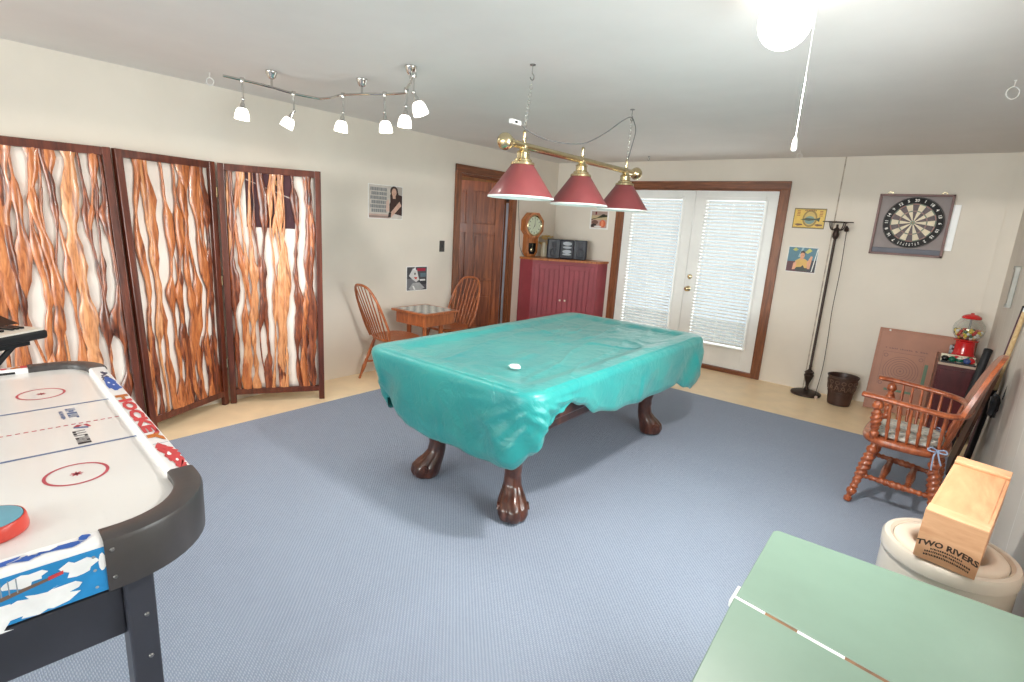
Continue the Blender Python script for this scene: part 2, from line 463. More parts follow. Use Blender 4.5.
# ================================================================== pool table and its cover
PCX, PCY = 2.375, -3.30
HX, HY = .60, 1.085
pt = thing('pool_table', 'pool table with carved claw-foot legs under the teal cover', 'pool table', (PCX, PCY, .011))
def rrect(x0, x1, hy, r0, r1):
    out = []
    for cx, cy, a0, r in ((x1 - r1, hy - r1, 0, r1), (x0 + r0, hy - r0, pi / 2, r0), (x0 + r0, -hy + r0, pi, r0), (x1 - r1, -hy + r1, 1.5 * pi, r1)):
        out += [(cx + r * cos(a0 + pi / 2 * k / 10), cy + r * sin(a0 + pi / 2 * k / 10)) for k in range(11)]
    return out
b = MB().prism(rrect(-HX + .09, HX - .09, HY - .09, .16, .16), .56, .735)
b.prism(rrect(-HX + .13, HX - .13, HY - .13, .14, .14), .49, .56)
b.build('cabinet', M['carved'], pt, smooth=30, bevel=.012)
rl = MB()
oring, iring = rrect(-HX + .025, HX - .025, HY - .025, .13, .13), rrect(-HX + .15, HX - .15, HY - .15, .05, .05)
rl.loft([[Vector((x, y, z)) for x, y in rg] for rg, z in ((oring, .735), (oring, .742), (rrect(-HX + .04, HX - .04, HY - .04, .12, .12), .756), (iring, .754), (iring, .735))], closed=True)
rl.build('rail', M['carved'], pt, smooth=40)
MB().bx(-HX + .151, HX - .151, -HY + .151, HY - .151, .7355, .748).build('playing_bed', paint('green_baize', (40, 110, 80), .9), pt, smooth=0)
def claw_leg(sx, sy):
    out = Vector((sx, sy, 0)).normalized(); side = Vector((-out.y, out.x, 0))
    base = Vector((.325 if sx > 0 else -.272, .80 if sy > 0 else -.835, 0))
    prof = [(0, .055, .060), (.012, .056, .078), (.04, .055, .088), (.075, .047, .087), (.105, .030, .078), (.135, .010, .064), (.17, -.006, .053), (.22, -.012, .049),
            (.28, -.008, .052), (.34, .004, .060), (.40, .022, .070), (.46, .042, .082), (.52, .058, .096), (.57, .064, .10)]
    rings = []
    prof = [(interp([(q[0], q[0]) for q in prof], z_), interp([(q[0], q[1]) for q in prof], z_), interp([(q[0], q[2]) for q in prof], z_) * .93) for z_ in [.57 * k / 46 for k in range(47)]]
    for z, off, r in prof:
        ring = []
        foot = sm(.26, .07, z)
        for i in range(72):
            a = 2 * pi * i / 72
            k = 1 + foot * .15 * (abs(cos(a * 3)) ** .8 - .6) * (1 if cos(a) > -.5 else .2)
            rid = .06 * math.exp(-((a if a < pi else a - 2 * pi) / .22) ** 2) * (1 - foot)
            rr = r * (k + rid)
            ring.append(base + out * (off + rr * cos(a) * (1.12 if foot and cos(a) > 0 else 1)) + side * rr * sin(a) + Vector((0, 0, z)))
        rings.append(ring)
    m = MB().loft(rings)
    # scroll carving on each side of the knuckle
    for s in (-1, 1):
        path = []
        for k in range(15):
            tt = k / 14; ang = 1.5 * pi * 1.5 * tt; rr = .032 * (1 - .75 * tt)
            path.append(base + out * (.06 + rr * cos(ang) * .8) + side * s * (.081 - .01 * tt) + Vector((0, 0, .065 + rr * sin(ang))))
        m.tube(path, [.007 * (1 - .4 * k / 14) for k in range(15)], 6)
    return m
for sx in (-1, 1):
    for sy in (-1, 1):
        claw_leg(sx, sy).build('leg', M['carved'], pt, smooth=60)

# perimeter of the cover: rounded rectangle, arc length parametrised
CXH, CYH, CR = .624, 1.112, .125
def perim(n):
    segs = []
    def line(a, b): segs.append(('l', Vector(a), Vector(b), (Vector(b) - Vector(a)).length))
    def arc(c, a0): segs.append(('a', Vector(c), a0, CR * pi / 2))
    X, Y, r = CXH, CYH, CR
    line((X, -Y + r), (X, Y - r)); arc((X - r, Y - r), 0)
    line((X - r, Y), (-X + r, Y)); arc((-X + r, Y - r), pi / 2)
    line((-X, Y - r), (-X, -Y + r)); arc((-X + r, -Y + r), pi)
    line((-X + r, -Y), (X - r, -Y)); arc((X - r, -Y + r), 1.5 * pi)
    L = sum(s[3] for s in segs); out = []
    for i in range(n):
        d = L * i / n
        for k, s in enumerate(segs):
            if d <= s[3] or k == len(segs) - 1: break
            d -= s[3]
        if s[0] == 'l':
            q = s[1].lerp(s[2], d / s[3]); tg = (s[2] - s[1]).normalized(); nn = Vector((tg.y, -tg.x))
        else:
            a = s[2] + d / CR; nn = Vector((cos(a), sin(a))); q = s[1] + nn * CR
        out.append((q, nn))
    return out
TOPZ = .803
hemE = [(-1.1, .47), (-1.04, .49), (-.98, .575), (-.9, .665), (-.8, .705), (-.66, .655), (-.5, .575), (-.26, .535), (.15, .505), (.64, .505), (.8, .45), (.95, .405), (1.1, .43)]   # x = +, by y
hemS = [(-.62, .50), (-.5, .475), (-.36, .42), (-.25, .39), (.03, .385), (.2, .385), (.38, .39), (.5, .415), (.62, .47)]        # y = -, by x
hemW = [(-1.1, .50), (-.95, .40), (-.8, .46), (-.5, .56), (.5, .54), (1.1, .42)]
hemN = [(-.6, .42), (0, .55), (.6, .43)]
def hem(q, nn):
    wE = max(nn.x, 0) ** 2; wW = max(-nn.x, 0) ** 2; wS = max(-nn.y, 0) ** 2; wN = max(nn.y, 0) ** 2
    return wE * interp(hemE, q.y) + wW * interp(hemW, q.y) + wS * interp(hemS, q.x) + wN * interp(hemN, q.x)
def build_cover():
    m = MB(); N = 420; P = perim(N)
    def topz(x, y):
        d = min(CXH - abs(x), CYH - abs(y))
        z = TOPZ - .022 * sm(.10, .2, d)
        v = Vector((x * 2.2, y * 2.2, .3))
        z += .006 * noise.fractal(v * 1.6, 1, 2, 3) * sm(0, .1, d)
        # long drag wrinkles, strongest by the rails
        rg = 1 - abs(noise.noise(Vector((x * 5 + y * 1.5, y * 1.6 - x, 4.2))) * 2)
        z += .007 * max(0, rg) ** 6 * sm(0.02, .12, d)
        rg2 = 1 - abs(noise.noise(Vector((x * 2.4 - y * 3.1, y * 2.6 + x * 2, 9.1))) * 2.2)
        z += .009 * max(0, rg2) ** 8 * sm(.04, .2, d) * sm(.0, .5, y + .2)
        return z
    rings = []
    nr = 34
    for k in range(1, nr + 1):
        s = (k / nr) ** .8
        ring = []
        for q, nn in P:
            x, y = q.x * (1 - .036 / CXH) * s, q.y * (1 - .036 / CYH) * s
            ring.append(Vector((x, y, topz(x, y))))
        rings.append(ring)
    nd = 26
    corner = []
    for q, nn in P: corner.append(4 * (nn.x * nn.y) ** 2)      # 1 at a corner, 0 on a straight side
    # smoothed closeness to a corner
    def close(q): return math.exp(-(hypot(CXH - abs(q.x), CYH - abs(q.y)) / .28) ** 2)
    for k in range(0, nd + 1):
        u = k / nd; ring = []
        for i, (q, nn) in enumerate(P):
            h = hem(q, nn); cl = close(q)
            s = i / N * 5.2
            tg = Vector((-nn.y, nn.x))
            # soft rounded shoulder for the first bit
            if u < .12:
                a = u / .12 * pi / 2; off = -.036 + .036 * sin(a); z = TOPZ - .036 * (1 - cos(a)) - .002
            else:
                uu = (u - .12) / .88
                z = TOPZ - .038 - (TOPZ - .038 - h) * uu
                drop = (TOPZ - z)
                ph = s * 17 + uu * 1.9 * (1 if (q.x * q.y) > 0 else -1)
                f = .55 * sin(ph) + .45 * sin(ph * 1.73 + 1.3) + .8 * noise.noise(Vector((s * 2.2, uu * .8, 2)))
                amp = (.006 + .020 * cl) * sm(0, .5, uu)
                off = amp * f + .02 * cl * uu - .035 * uu * uu * (1 - .3 * cl) * (1 if nn.y < -.5 else .5)
                # gathers that run in from the corner
                rg = 1 - abs(noise.noise(Vector((s * 5 - uu * 1.1, uu * 1.3 + s * .6, 7))) * 2)
                off += .010 * max(0, rg) ** 4 * sm(0.05, .35, uu) * (.4 + cl)
                sw = math.exp(-(hypot(CXH + q.x, CYH + q.y) / .26) ** 2)
                off -= .085 * sw * uu
                # fans of creases running out from the near corner
                dxc = (CXH - q.x) + (CYH + q.y); dr = TOPZ - z; rc = hypot(dxc, dr); phi = atan2(dr, dxc + .01)
                if q.x > -.3 and q.y < 0 and (nn.x > .01 or nn.y < -.01):
                    kf = 11 if nn.y < -.7 else 13
                    wv = phi * kf + .7 * noise.noise(Vector((phi * 3, rc * 4, 1)))
                    off += .015 * (abs(cos(wv)) ** 2.2 - .4) * min(1, rc / .16) * math.exp(-(rc / .42) ** 2) * sm(0, .25, uu)
                    off += .005 * (abs(cos(wv * 1.9 + 1)) ** 4) * min(1, rc / .2) * math.exp(-(rc / .34) ** 2) * sm(0, .25, uu)
                # pinched hem
                off -= .018 * sm(.86, 1, uu) * (.5 + cl)
                z += .012 * noise.noise(Vector((s * 6, 1, 5))) * uu
            p = q + nn * off
            ring.append(Vector((p.x, p.y, z)))
        rings.append(ring)
    R = [[m.bm.verts.new(p) for p in r] for r in rings]
    c = m.bm.verts.new((0, 0, topz(0, 0)))
    for i in range(N): m._f([c, R[0][i], R[0][(i + 1) % N]])
    for k in range(len(R) - 1):
        a, b_ = R[k], R[k + 1]
        for i in range(N): m._f([a[i], b_[i], b_[(i + 1) % N], a[(i + 1) % N]])
    o = m.build('pool_table_cover', M['teal'], None, smooth=0, loc=(PCX, PCY, 0))
    o.data.shade_smooth()
    md = o.modifiers.new('thickness', 'SOLIDIFY'); md.thickness = .003; md.offset = -1
    return o
tag(build_cover(), 'teal vinyl cover draped over the pool table, hem sagging at the corners', 'cover')
# crumpled white scrap on the cover
sc = MB()
rings = []
for k in range(9):
    a = -pi / 2 + pi * k / 8; ring = []
    for i in range(18):
        q = 2 * pi * i / 18
        d = Vector((cos(a) * cos(q), cos(a) * sin(q), sin(a)))
        r = 1 + .35 * noise.noise(d * 2.3 + Vector((3, 1, 2)))
        ring.append(Vector((d.x * .036 * r, d.y * .027 * r, .012 + d.z * .013 * r)))
    rings.append(ring)
sc.loft(rings)
tag(sc.build('crumpled_scrap', paint('white_tissue', (248, 248, 246), .8, .01, 8, .1), None, smooth=60, loc=(2.613, -4.069, .789)),
    'small crumpled white scrap lying on the teal cover', 'scrap')

# ================================================================== billiard light
bl = thing('billiard_light', 'brass bar hanging lamp with three cone shades above the pool table', 'lamp', (2.4, -3.24, 1.68))
M['shade'] = paint('rose_red_shade', (118, 56, 58), .42, .04, 10, .03, coat=.1)
M['shade_in'] = paint('shade_white_inside', (222, 226, 222), .5, .02, 8, 0)
BZ = .275
MB().rod((0, -.72, BZ), (0, .72, BZ), [(0, .019), (1, .019)], 20).build('bar', M['brass'], bl)
for s in (-1, 1):
    f = MB().lathe([(.02, 0), (.026, .004), (.026, .012), (.018, .018), (.026, .024), (.038, .036), (.044, .054), (.042, .072), (.03, .088), (.012, .096), (0, .097)], 24, (0, s * .70, BZ), Matrix.Rotation(-s * pi / 2, 3, 'X'))
    f.build('ball_finial', M['brass'], bl)
def cone_shade(y):
    sh = MB()
    prof_o = [(.058, .178), (.062, .176), (.182, .008), (.184, .0), (.181, -.002)]
    prof_i = [(.178, .0), (.176, .008), (.058, .172), (.052, .174)]
    sh.lathe(prof_o + prof_i, 48, (0, y, 0), ring=True)
    sh.bm.faces.ensure_lookup_table()
    for f in sh.bm.faces:
        cz = f.calc_center_median(); r = hypot(cz.x, cz.y - y)
        exp = .182 - (cz.z - .008) / (.176 - .008) * .12
        if r < exp - .0015 and cz.z < .176 or len(f.verts) > 4: f.material_index = 1
    o = sh.build('lamp_shade', [M['shade'], M['shade_in']], bl, smooth=50)
    MB().lathe([(.06, .172), (.066, .176), (.064, .188), (.05, .194), (.048, .204), (.036, .210), (.034, .236), (.038, .240), (.034, .246), (.026, .25), (.022, .262), (.026, BZ)], 28, (0, y, 0)).build('socket_cup', M['brass'], bl)
    MB().lathe([(.012, BZ), (.014, BZ + .016), (.009, BZ + .022), (.008, BZ + .065), (.011, BZ + .07), (.004, BZ + .08)], 14, (0, y, 0)).build('stem', M['brass'], bl)
    MB().lathe([(.016, .16), (.016, .13), (.03, .09), (.032, .065), (.022, .04), (0, .033)], 18, (0, y, 0)).build('bulb', paint('frosted_bulb', (240, 238, 230), .3, 0.01, 3, 0), bl)
for y in (-.60, 0.0, .595): cone_shade(y)
def chain(path_a, path_b, n, name, parent, mat, r=.0016, w=.008):
    a, b_ = Vector(path_a), Vector(path_b); m = MB(); d = (b_ - a); L = d.length; t_ = d / L
    e1 = t_.orthogonal().normalized(); e2 = t_.cross(e1)
    for k in range(n):
        c = a + d * ((k + .5) / n); e = e1 if k % 2 else e2; ll = L / n * .66
        m.tube([c + t_ * ll * sin(q) + e * w * cos(q) for q in [2 * pi * j / 12 for j in range(12)]], r, 5, closed=True)
    return m.build(name, mat, parent)
HZ = H - 1.68
M['silver'] = metal('bright_chain', (225, 224, 220), .25)
for y in (-.565, .60):
    yl = -.60 if y < 0 else .595
    chain((0, yl, BZ + .078), (0, y, HZ - .085), 13, 'chain', bl, M['silver'])
    hk = MB().lathe([(.001, 0), (.016, 0), (.016, -.005), (.004, -.008)], 14, (0, y, HZ))
    hk.tube([Vector((0, y, HZ - .006)), Vector((0, y, HZ - .045))] + [Vector((0, y + .016 * sin(q) , HZ - .061 + .016 * cos(q))) for q in [.15 + 4.3 * j / 12 for j in range(13)]], .0032, 8)
    hk.build('ceiling_hook', M['steel'], bl)
sw = MB().bx(-.012, .012, -.725, -.645, .368, .392)
so = sw.build('cord_switch_box', M['white'], bl, smooth=0, bevel=.004)
MB().bx(.012, .0145, -.70, -.68, .374, .386).build('switch_rocker', M['black'], so, smooth=0, bevel=.002)
pth = bez([(0, -.645, .38), (0, -.56, .355), (0, -.40, .338), (0, -.24, .343), (0, 0, .375), (0, .23, .465), (0, .46, .585), (0, .57, .632), (0, .615, .628)], 6)
MB().tube(pth, .0032, 7).build('power_cord', paint('grey_cord', (108, 108, 110), .5), bl)
pth = bez([(.004, .615, .628), (.004, .665, .58), (.004, .668, .53), (.004, .63, .43), (.004, .598, .345)], 6)
MB().tube(pth, .0032, 7).build('power_cord', bpy.data.materials['grey_cord'], bl)

# ================================================================== track light
tl = thing('track_light', 'chrome zigzag track light with six white glass heads on the ceiling', 'lamp', (.85, -4.3, H))
TZ = 2.275 - H
def T(x, y, z=0): return Vector((x - .85, y + 4.3, TZ + z))
seg1 = bez([T(.84, -4.715), T(.85, -4.60), T(.845, -4.44), T(.815, -4.26), T(.85, -4.09)], 8)
seg2 = bez([T(.852, -4.10), T(.95, -4.085), T(1.10, -4.10), T(1.28, -4.05), T(1.42, -3.985), T(1.555, -3.955)], 8)
seg3 = bez([T(1.555, -3.95), T(1.63, -4.015), T(1.80, -4.13), T(1.955, -4.235)], 8)
for s in (seg1, seg2, seg3): MB().tube(s, .0075, 10).build('track_rail', M['chrome'], tl)
for x, y in ((.84, -4.425), (1.235, -4.045), (1.755, -4.09)):
    cp = MB().lathe([(.0, 0), (.034, 0), (.035, -.005), (.033, -.010), (.024, -.036), (.016, -.045), (.007, -.048), (.007, TZ + .0)], 24, (x - .85, y + 4.3, 0))
    cp.build('ceiling_canopy', M['chrome'], tl)
M['lampglass'] = emit('lit_frosted_glass', (255, 250, 240), 2.2)
def head(x, y, tilt_dir, tilt, drop=.10):
    m = MB(); top = T(x, y); j = top + Vector((0, 0, -drop))
    m.lathe([(.013, .012), (.015, 0), (.013, -.012)], 12, top)
    m.rod(top, j, [(0, .0055), (1, .0055)], 10)
    m.ball(j + Vector((0, 0, -.006)), .011, 12, 8)
    ax = Vector((sin(tilt) * cos(tilt_dir), sin(tilt) * sin(tilt_dir), -cos(tilt)))
    Mx = ax.to_track_quat('Z', 'Y').to_matrix()
    p0 = j + ax * .008
    m.lathe([(.006, 0), (.008, .02), (.012, .022), (.014, .04), (.02, .044), (.021, .049), (.016, .052)], 16, p0, Mx)
    o = m.build('lamp_head', M['chrome'], tl)
    MB().lathe([(.012, .047), (.022, .049), (.031, .058), (.037, .074), (.0405, .094), (.042, .116), (.039, .116), (.036, .094), (.028, .064), (.012, .055)], 24, p0, Mx, ring=True).build('glass_shade', M['lampglass'], o, smooth=60)
    return p0 + ax * .12
heads = [(.848, -4.61, 3.9, .10), (.817, -4.27, 3.9, .45), (1.11, -4.098, 3.9, .14), (1.40, -3.995, .7, .08), (1.62, -4.008, 3.9, .06, .085), (1.93, -4.215, .7, .36, .08)]
headpts = [head(*h) for h in heads]
track_loc = Vector((.85, -4.3, H))

# ================================================================== globe lamp on the ceiling
GL = (3.706, -4.10)
gl = thing('globe_light', 'round glowing white globe lamp on the ceiling with a pull cord', 'lamp', (GL[0], GL[1], H))
MB().lathe([(0, 0), (.07, 0), (.072, -.008), (.06, -.016), (.045, -.024), (.04, -.035)], 28).build('fitter', M['white'], gl)
M['globe'] = emit('lit_opal_globe', (255, 250, 242), 6)
gp = [(.038, -.028)] + [(.0885 * sin(a), -.113 - .094 * cos(a) * -1) for a in [(.42 + (pi - .42) * k / 16) for k in range(17)]]
gp = [(.038, -.028)] + [(.0865 * sin(a), -.098 + .09 * cos(a)) for a in [.44 + (pi - .44) * k / 16 for k in range(17)]]
MB().lathe(gp, 32).build('globe', M['globe'], gl, smooth=80)
MB().tube([(.062, .04, -.012), (.080, .050, -.02), (.082, .052, -.3), (.082, .052, -.48)], .0011, 6).build('pull_cord', M['white'], gl)
MB().lathe([(.002, -.465), (.006, -.475), (.009, -.50), (.008, -.513), (0, -.517)], 12, (.082, .052, 0)).build('cord_pull', M['white'], gl)

# ceiling rings and a stray hook
def ring(x, y, label, R=.035, rot=0):
    t = thing('ceiling_ring', label, 'hook', (x, y, H), rot, 'screw-in ceiling rings')
    MB().rod((0, 0, 0), (0, 0, -.03), [(0, .0075), (.2, .006), (.25, .0025), (1, .0025)], 8).build('shank', M['ceil'], t)
    MB().tube([(R * cos(a), 0, -.03 - R + R * sin(a)) for a in [2 * pi * k / 24 for k in range(24)]], .0028, 8, closed=True).build('ring', M['ceil'], t)
ring(4.388, -2.537, 'white screw-in ring near the right edge of the ceiling', .028, .5)
ring(3.06, -.52, 'white screw-in ring in the ceiling near the patio door', .022, .5)
ring(.385, -4.60, 'white screw-in ring in the ceiling left of the track light', .022, .8)
t = MB().rod((0, 0, 0), (0, 0, -.02), [(0, .012), (.2, .012), (.3, .004), (1, .004)], 8)
t.tube([(0, 0, -.02)] + [(.012 * sin(a), 0, -.032 + .012 * cos(a)) for a in [4.2 * k / 10 for k in range(11)]], .003, 6)
tag(t.build('ceiling_hook', M['steel'], None, loc=(1.50, -.42, H)), 'small dark screw hook in the ceiling beyond the billiard lamp', 'hook')

# ================================================================== air hockey table
AX, AY, ATH = 2.058, -6.034, -.09
ah = thing('air_hockey_table', 'air hockey table with black rounded corners and printed rails', 'game table', (AX, AY, .011), ATH)
LH_, WH = .87, .425          # half length, half width
RW = .062; RT = .789; RB = .668; CRADS = {1: .235, -1: .185}
M['rim'] = paint('black_vinyl_rim', (66, 62, 62), .36, .05, 12, .05, spec=.6)
M['ice'] = paint('glossy_white_playfield', (236, 233, 230), .12, .008, 3, 0, spec=.6)
M['railprint'] = paint('white_printed_rail', (242, 240, 240), .3, .01, 6, 0)
# playfield with its printed lines
MB().prism(rrect(-LH_ + RW - .012, LH_ - RW + .012, WH - RW + .012, .13, .18), .72, .768).build('playfield', M['ice'], ah, smooth=0)
pz = .7686
ln = MB()
def strip(m, x0, x1, y0, y1, z=pz): m.poly([(x0, y0, z), (x1, y0, z), (x1, y1, z), (x0, y1, z)])
IW = WH - RW
ln.mi = 0
for x in (-.228, .228): strip(ln, x - .006, x + .006, -IW, IW)
ln.mi = 1
for k in range(36):
    y0 = -IW + k * (2 * IW / 36); strip(ln, -.004, .004, y0, y0 + IW / 36 * 1.2)
def annulus(m, cx, cy, r0, r1, z, seg=48, fn=None):
    f = fn or (lambda x, y, z: Vector((x, y, z)))
    for i in range(seg):
        a, c = 2 * pi * i / seg, 2 * pi * (i + 1) / seg
        m.poly([f(cx + r0 * cos(a), cy + r0 * sin(a), z), f(cx + r1 * cos(a), cy + r1 * sin(a), z), f(cx + r1 * cos(c), cy + r1 * sin(c), z), f(cx + r0 * cos(c), cy + r0 * sin(c), z)])
for cx in (-.43, .43):
    for cy in (-.182, .182):
        annulus(ln, cx, cy, .066, .074, pz)
        for k in range(8):
            a = k * pi / 4; d = Vector((cos(a), sin(a), 0)); n_ = Vector((-d.y, d.x, 0)); c0 = Vector((cx, cy, pz))
            ln.poly([c0 - n_ * .0035, c0 + d * .015 - n_ * .0014, c0 + d * .015 + n_ * .0018, c0 + n_ * .0035])
# the two little marks by the centre line (unreadable blocks of lettering)
def wordmark(m, x0, y0, L_, hgt, seed, n):
    rnd = random.Random(seed); x = x0
    for k in range(n):
        w_ = L_ / n * .78
        strip(m, x, x + w_ * .3, y0, y0 + hgt, pz + .0002)
        strip(m, x, x + w_, y0 + (hgt * .75 if rnd.random() < .5 else 0), y0 + (hgt if rnd.random() < .5 else hgt * .25), pz + .0003)
        if rnd.random() < .6: strip(m, x + w_ * .7, x + w_, y0, y0 + hgt, pz + .0004)
        x += L_ / n
ln.mi = 0; wordmark(ln, -.185, .225, .125, .028, 2, 5); wordmark(ln, -.165, .205, .1, .012, 3, 6)
ln.mi = 2; wordmark(ln, .075, .215, .135, .034, 5, 6)
ln.mi = 0
ln.poly([(.030, .225, pz), (.045, .222, pz), (.062, .26, pz), (.045, .262, pz)])
ln.mi = 1
ln.poly([(.012, .236, pz), (.030, .222, pz), (.038, .235, pz), (.022, .25, pz)]); ln.poly([(.02, .25, pz + .0001), (.05, .262, pz + .0001), (.05, .27, pz + .0001), (.018, .262, pz + .0001)])
hl = MB()
for i in range(42):
    for j in range(17):
        x = -LH_ + .11 + i * .0372; y = -IW + .03 + j * .041
        hl.poly([(x + .0011 * cos(a), y + .0011 * sin(a), pz + .0001) for a in [0, 1.05, 2.09, 3.14, 4.19, 5.24]])
lnm = ln.build('rink_markings', [flat((92, 110, 150)), flat((188, 70, 84)), flat((50, 46, 52))], ah, smooth=0, fix=False)
lnm.location.x = -.018
hl.build('air_holes', flat((205, 203, 202)), ah, smooth=0, fix=False)
# straight rails and the rounded black corner caps: same section, swept
sec = [(0, RB), (0, RT - .012), (.004, RT - .003), (.012, RT), (RW - .008, RT), (RW, RT - .006), (RW, .72), (RW, RB)]     # inward offset, z
def rail_straight(axis, sgn, a0, a1):
    m = MB(); rings = []
    for a in (a0, a1):
        ring = []
        for o_, z in sec:
            if axis == 'x': ring.append(Vector((a, sgn * (WH - o_), z)))
            else: ring.append(Vector((sgn * (LH_ - o_), a, z)))
        rings.append(ring)
    return m.loft(rings)
XE = {1: .59, -1: .68}; YE = .172
def cap(sx, sy):
    CRAD = CRADS[sx]
    cx, cy = sx * (LH_ - CRAD), sy * (WH - CRAD); m = MB(); rings = []
    ex = .004
    def ring_at(px_, py_, nx, ny):
        out = []
        for o_, z in sec:
            o2 = o_ - ex if o_ < .03 else o_ + ex * .5
            z2 = z + (.003 if z > RT - .02 else (-.004 if z == RB else 0))
            out.append(Vector((px_ - nx * o2, py_ - ny * o2, z2)))
        return out
    rings.append(ring_at(sx * XE[sx], sy * WH, 0, sy))
    for k in range(13):
        a = pi / 2 * (1 - k / 12); nx, ny = sx * cos(a), sy * sin(a)
        rings.append(ring_at(cx + nx * CRAD, cy + ny * CRAD, nx, ny))
    rings.append(ring_at(sx * LH_, sy * YE, sx, 0))
    m.loft(rings)
    # filler inside the corner
    return m
for sx in (-1, 1):
    for sy in (-1, 1):
        c_ = cap(sx, sy).build('corner_cap', M['rim'], ah, smooth=40)
        scw = MB()
        for z in (.765, .695):
            scw.lathe([(.0, .004), (.003, .004), (.0045, .001), (.005, 0)], 10, (sx * (LH_ + .004), sy * (YE + .014), z), Matrix.Rotation(sx * pi / 2, 3, 'Y'))
        scw.build('screw', M['steel'], c_)
INK = dict(b1=flat((40, 92, 178)), b2=flat((38, 140, 204)), r1=flat((206, 66, 70)), o1=flat((196, 110, 40)), dk=flat((58, 60, 92)), w=flat((250, 250, 250)), g=flat((150, 160, 170)), br=flat((120, 96, 82)))
def blob(rnd, cx, cy, rx, ry, n=16, jag=.45):
    return [(cx + rx * cos(2 * pi * k / n) * (1 + jag * (rnd.random() - .5) * 2), cy + ry * sin(2 * pi * k / n) * (1 + jag * (rnd.random() - .5) * 2)) for k in range(n)]
for sy in (1, -1):
    g = rail_straight('x', sy, -XE[-1] - .002, XE[1] + .002); bmesh.ops.recalc_face_normals(g.bm, faces=g.bm.faces); zt = RT + .0006; ez = 0
    def on(x, v):   # v across the rail top, 0 outer .. 1 inner ; mirrored for the other side
        return Vector((x * sy, sy * (WH - .007 - v * (RW - .018)), zt + ez))
    rnd = random.Random(11)
    def P(pts, mi):
        global ez
        ez += .00004; g.mi = mi + 1; q_ = [on(*p) for p in pts]
        g.poly(q_ if sum(a.x * b.y - b.x * a.y for a, b in zip(q_, q_[1:] + q_[:1])) > 0 else q_[::-1])
    # player in white and dark blue
    for k in range(8): P(blob(rnd, -.575 + .018 * k, .3 + .5 * rnd.random(), .02, .12, 10, .6), 4)
    # blue skater
    P(blob(rnd, -.385, .48, .095, .42, 20, .3), 0); P(blob(rnd, -.32, .3, .04, .24, 12, .4), 0); P(blob(rnd, -.40, .62, .012, .1, 8, .3), 5); P(blob(rnd, -.36, .42, .01, .08, 8, .3), 5)
    # red player at the near end
    for k in range(9): P(blob(rnd, .41 + .019 * k, .25 + .55 * rnd.random(), .034, .3, 14, .65), 2)
    P(blob(rnd, .47, .5, .014, .12, 8, .4), 5); P(blob(rnd, .53, .35, .012, .1, 8, .4), 5)
    # the word, thick red letters running along the rail
    V, F = text_polys('HOCKEY', 1.0, .06, 1.0)
    xs_ = [v.x for v in V]; ys_ = [v.y for v in V]; x0, x1, y0, y1 = min(xs_), max(xs_), min(ys_), max(ys_)
    vs = [g.bm.verts.new(on(-.205 + (v.x - x0) / (x1 - x0) * .56, .97 - .94 * (v.y - y0) / (y1 - y0))) for v in V]
    for f in F:
        cx_ = sum((V[i].x - x0) / (x1 - x0) for i in f) / len(f)
        g.mi = 4 if cx_ < .1 or cx_ > .86 else 3
        g._f([vs[i] for i in f])
    P([(.372, .02), (.375, .02), (.375, .98), (.372, .98)], 6)
    o = g.build('side_rail', [M['railprint'], INK['b1'], INK['b2'], INK['r1'], INK['o1'], INK['dk'], INK['w'], INK['g']], ah, smooth=30, fix=False)
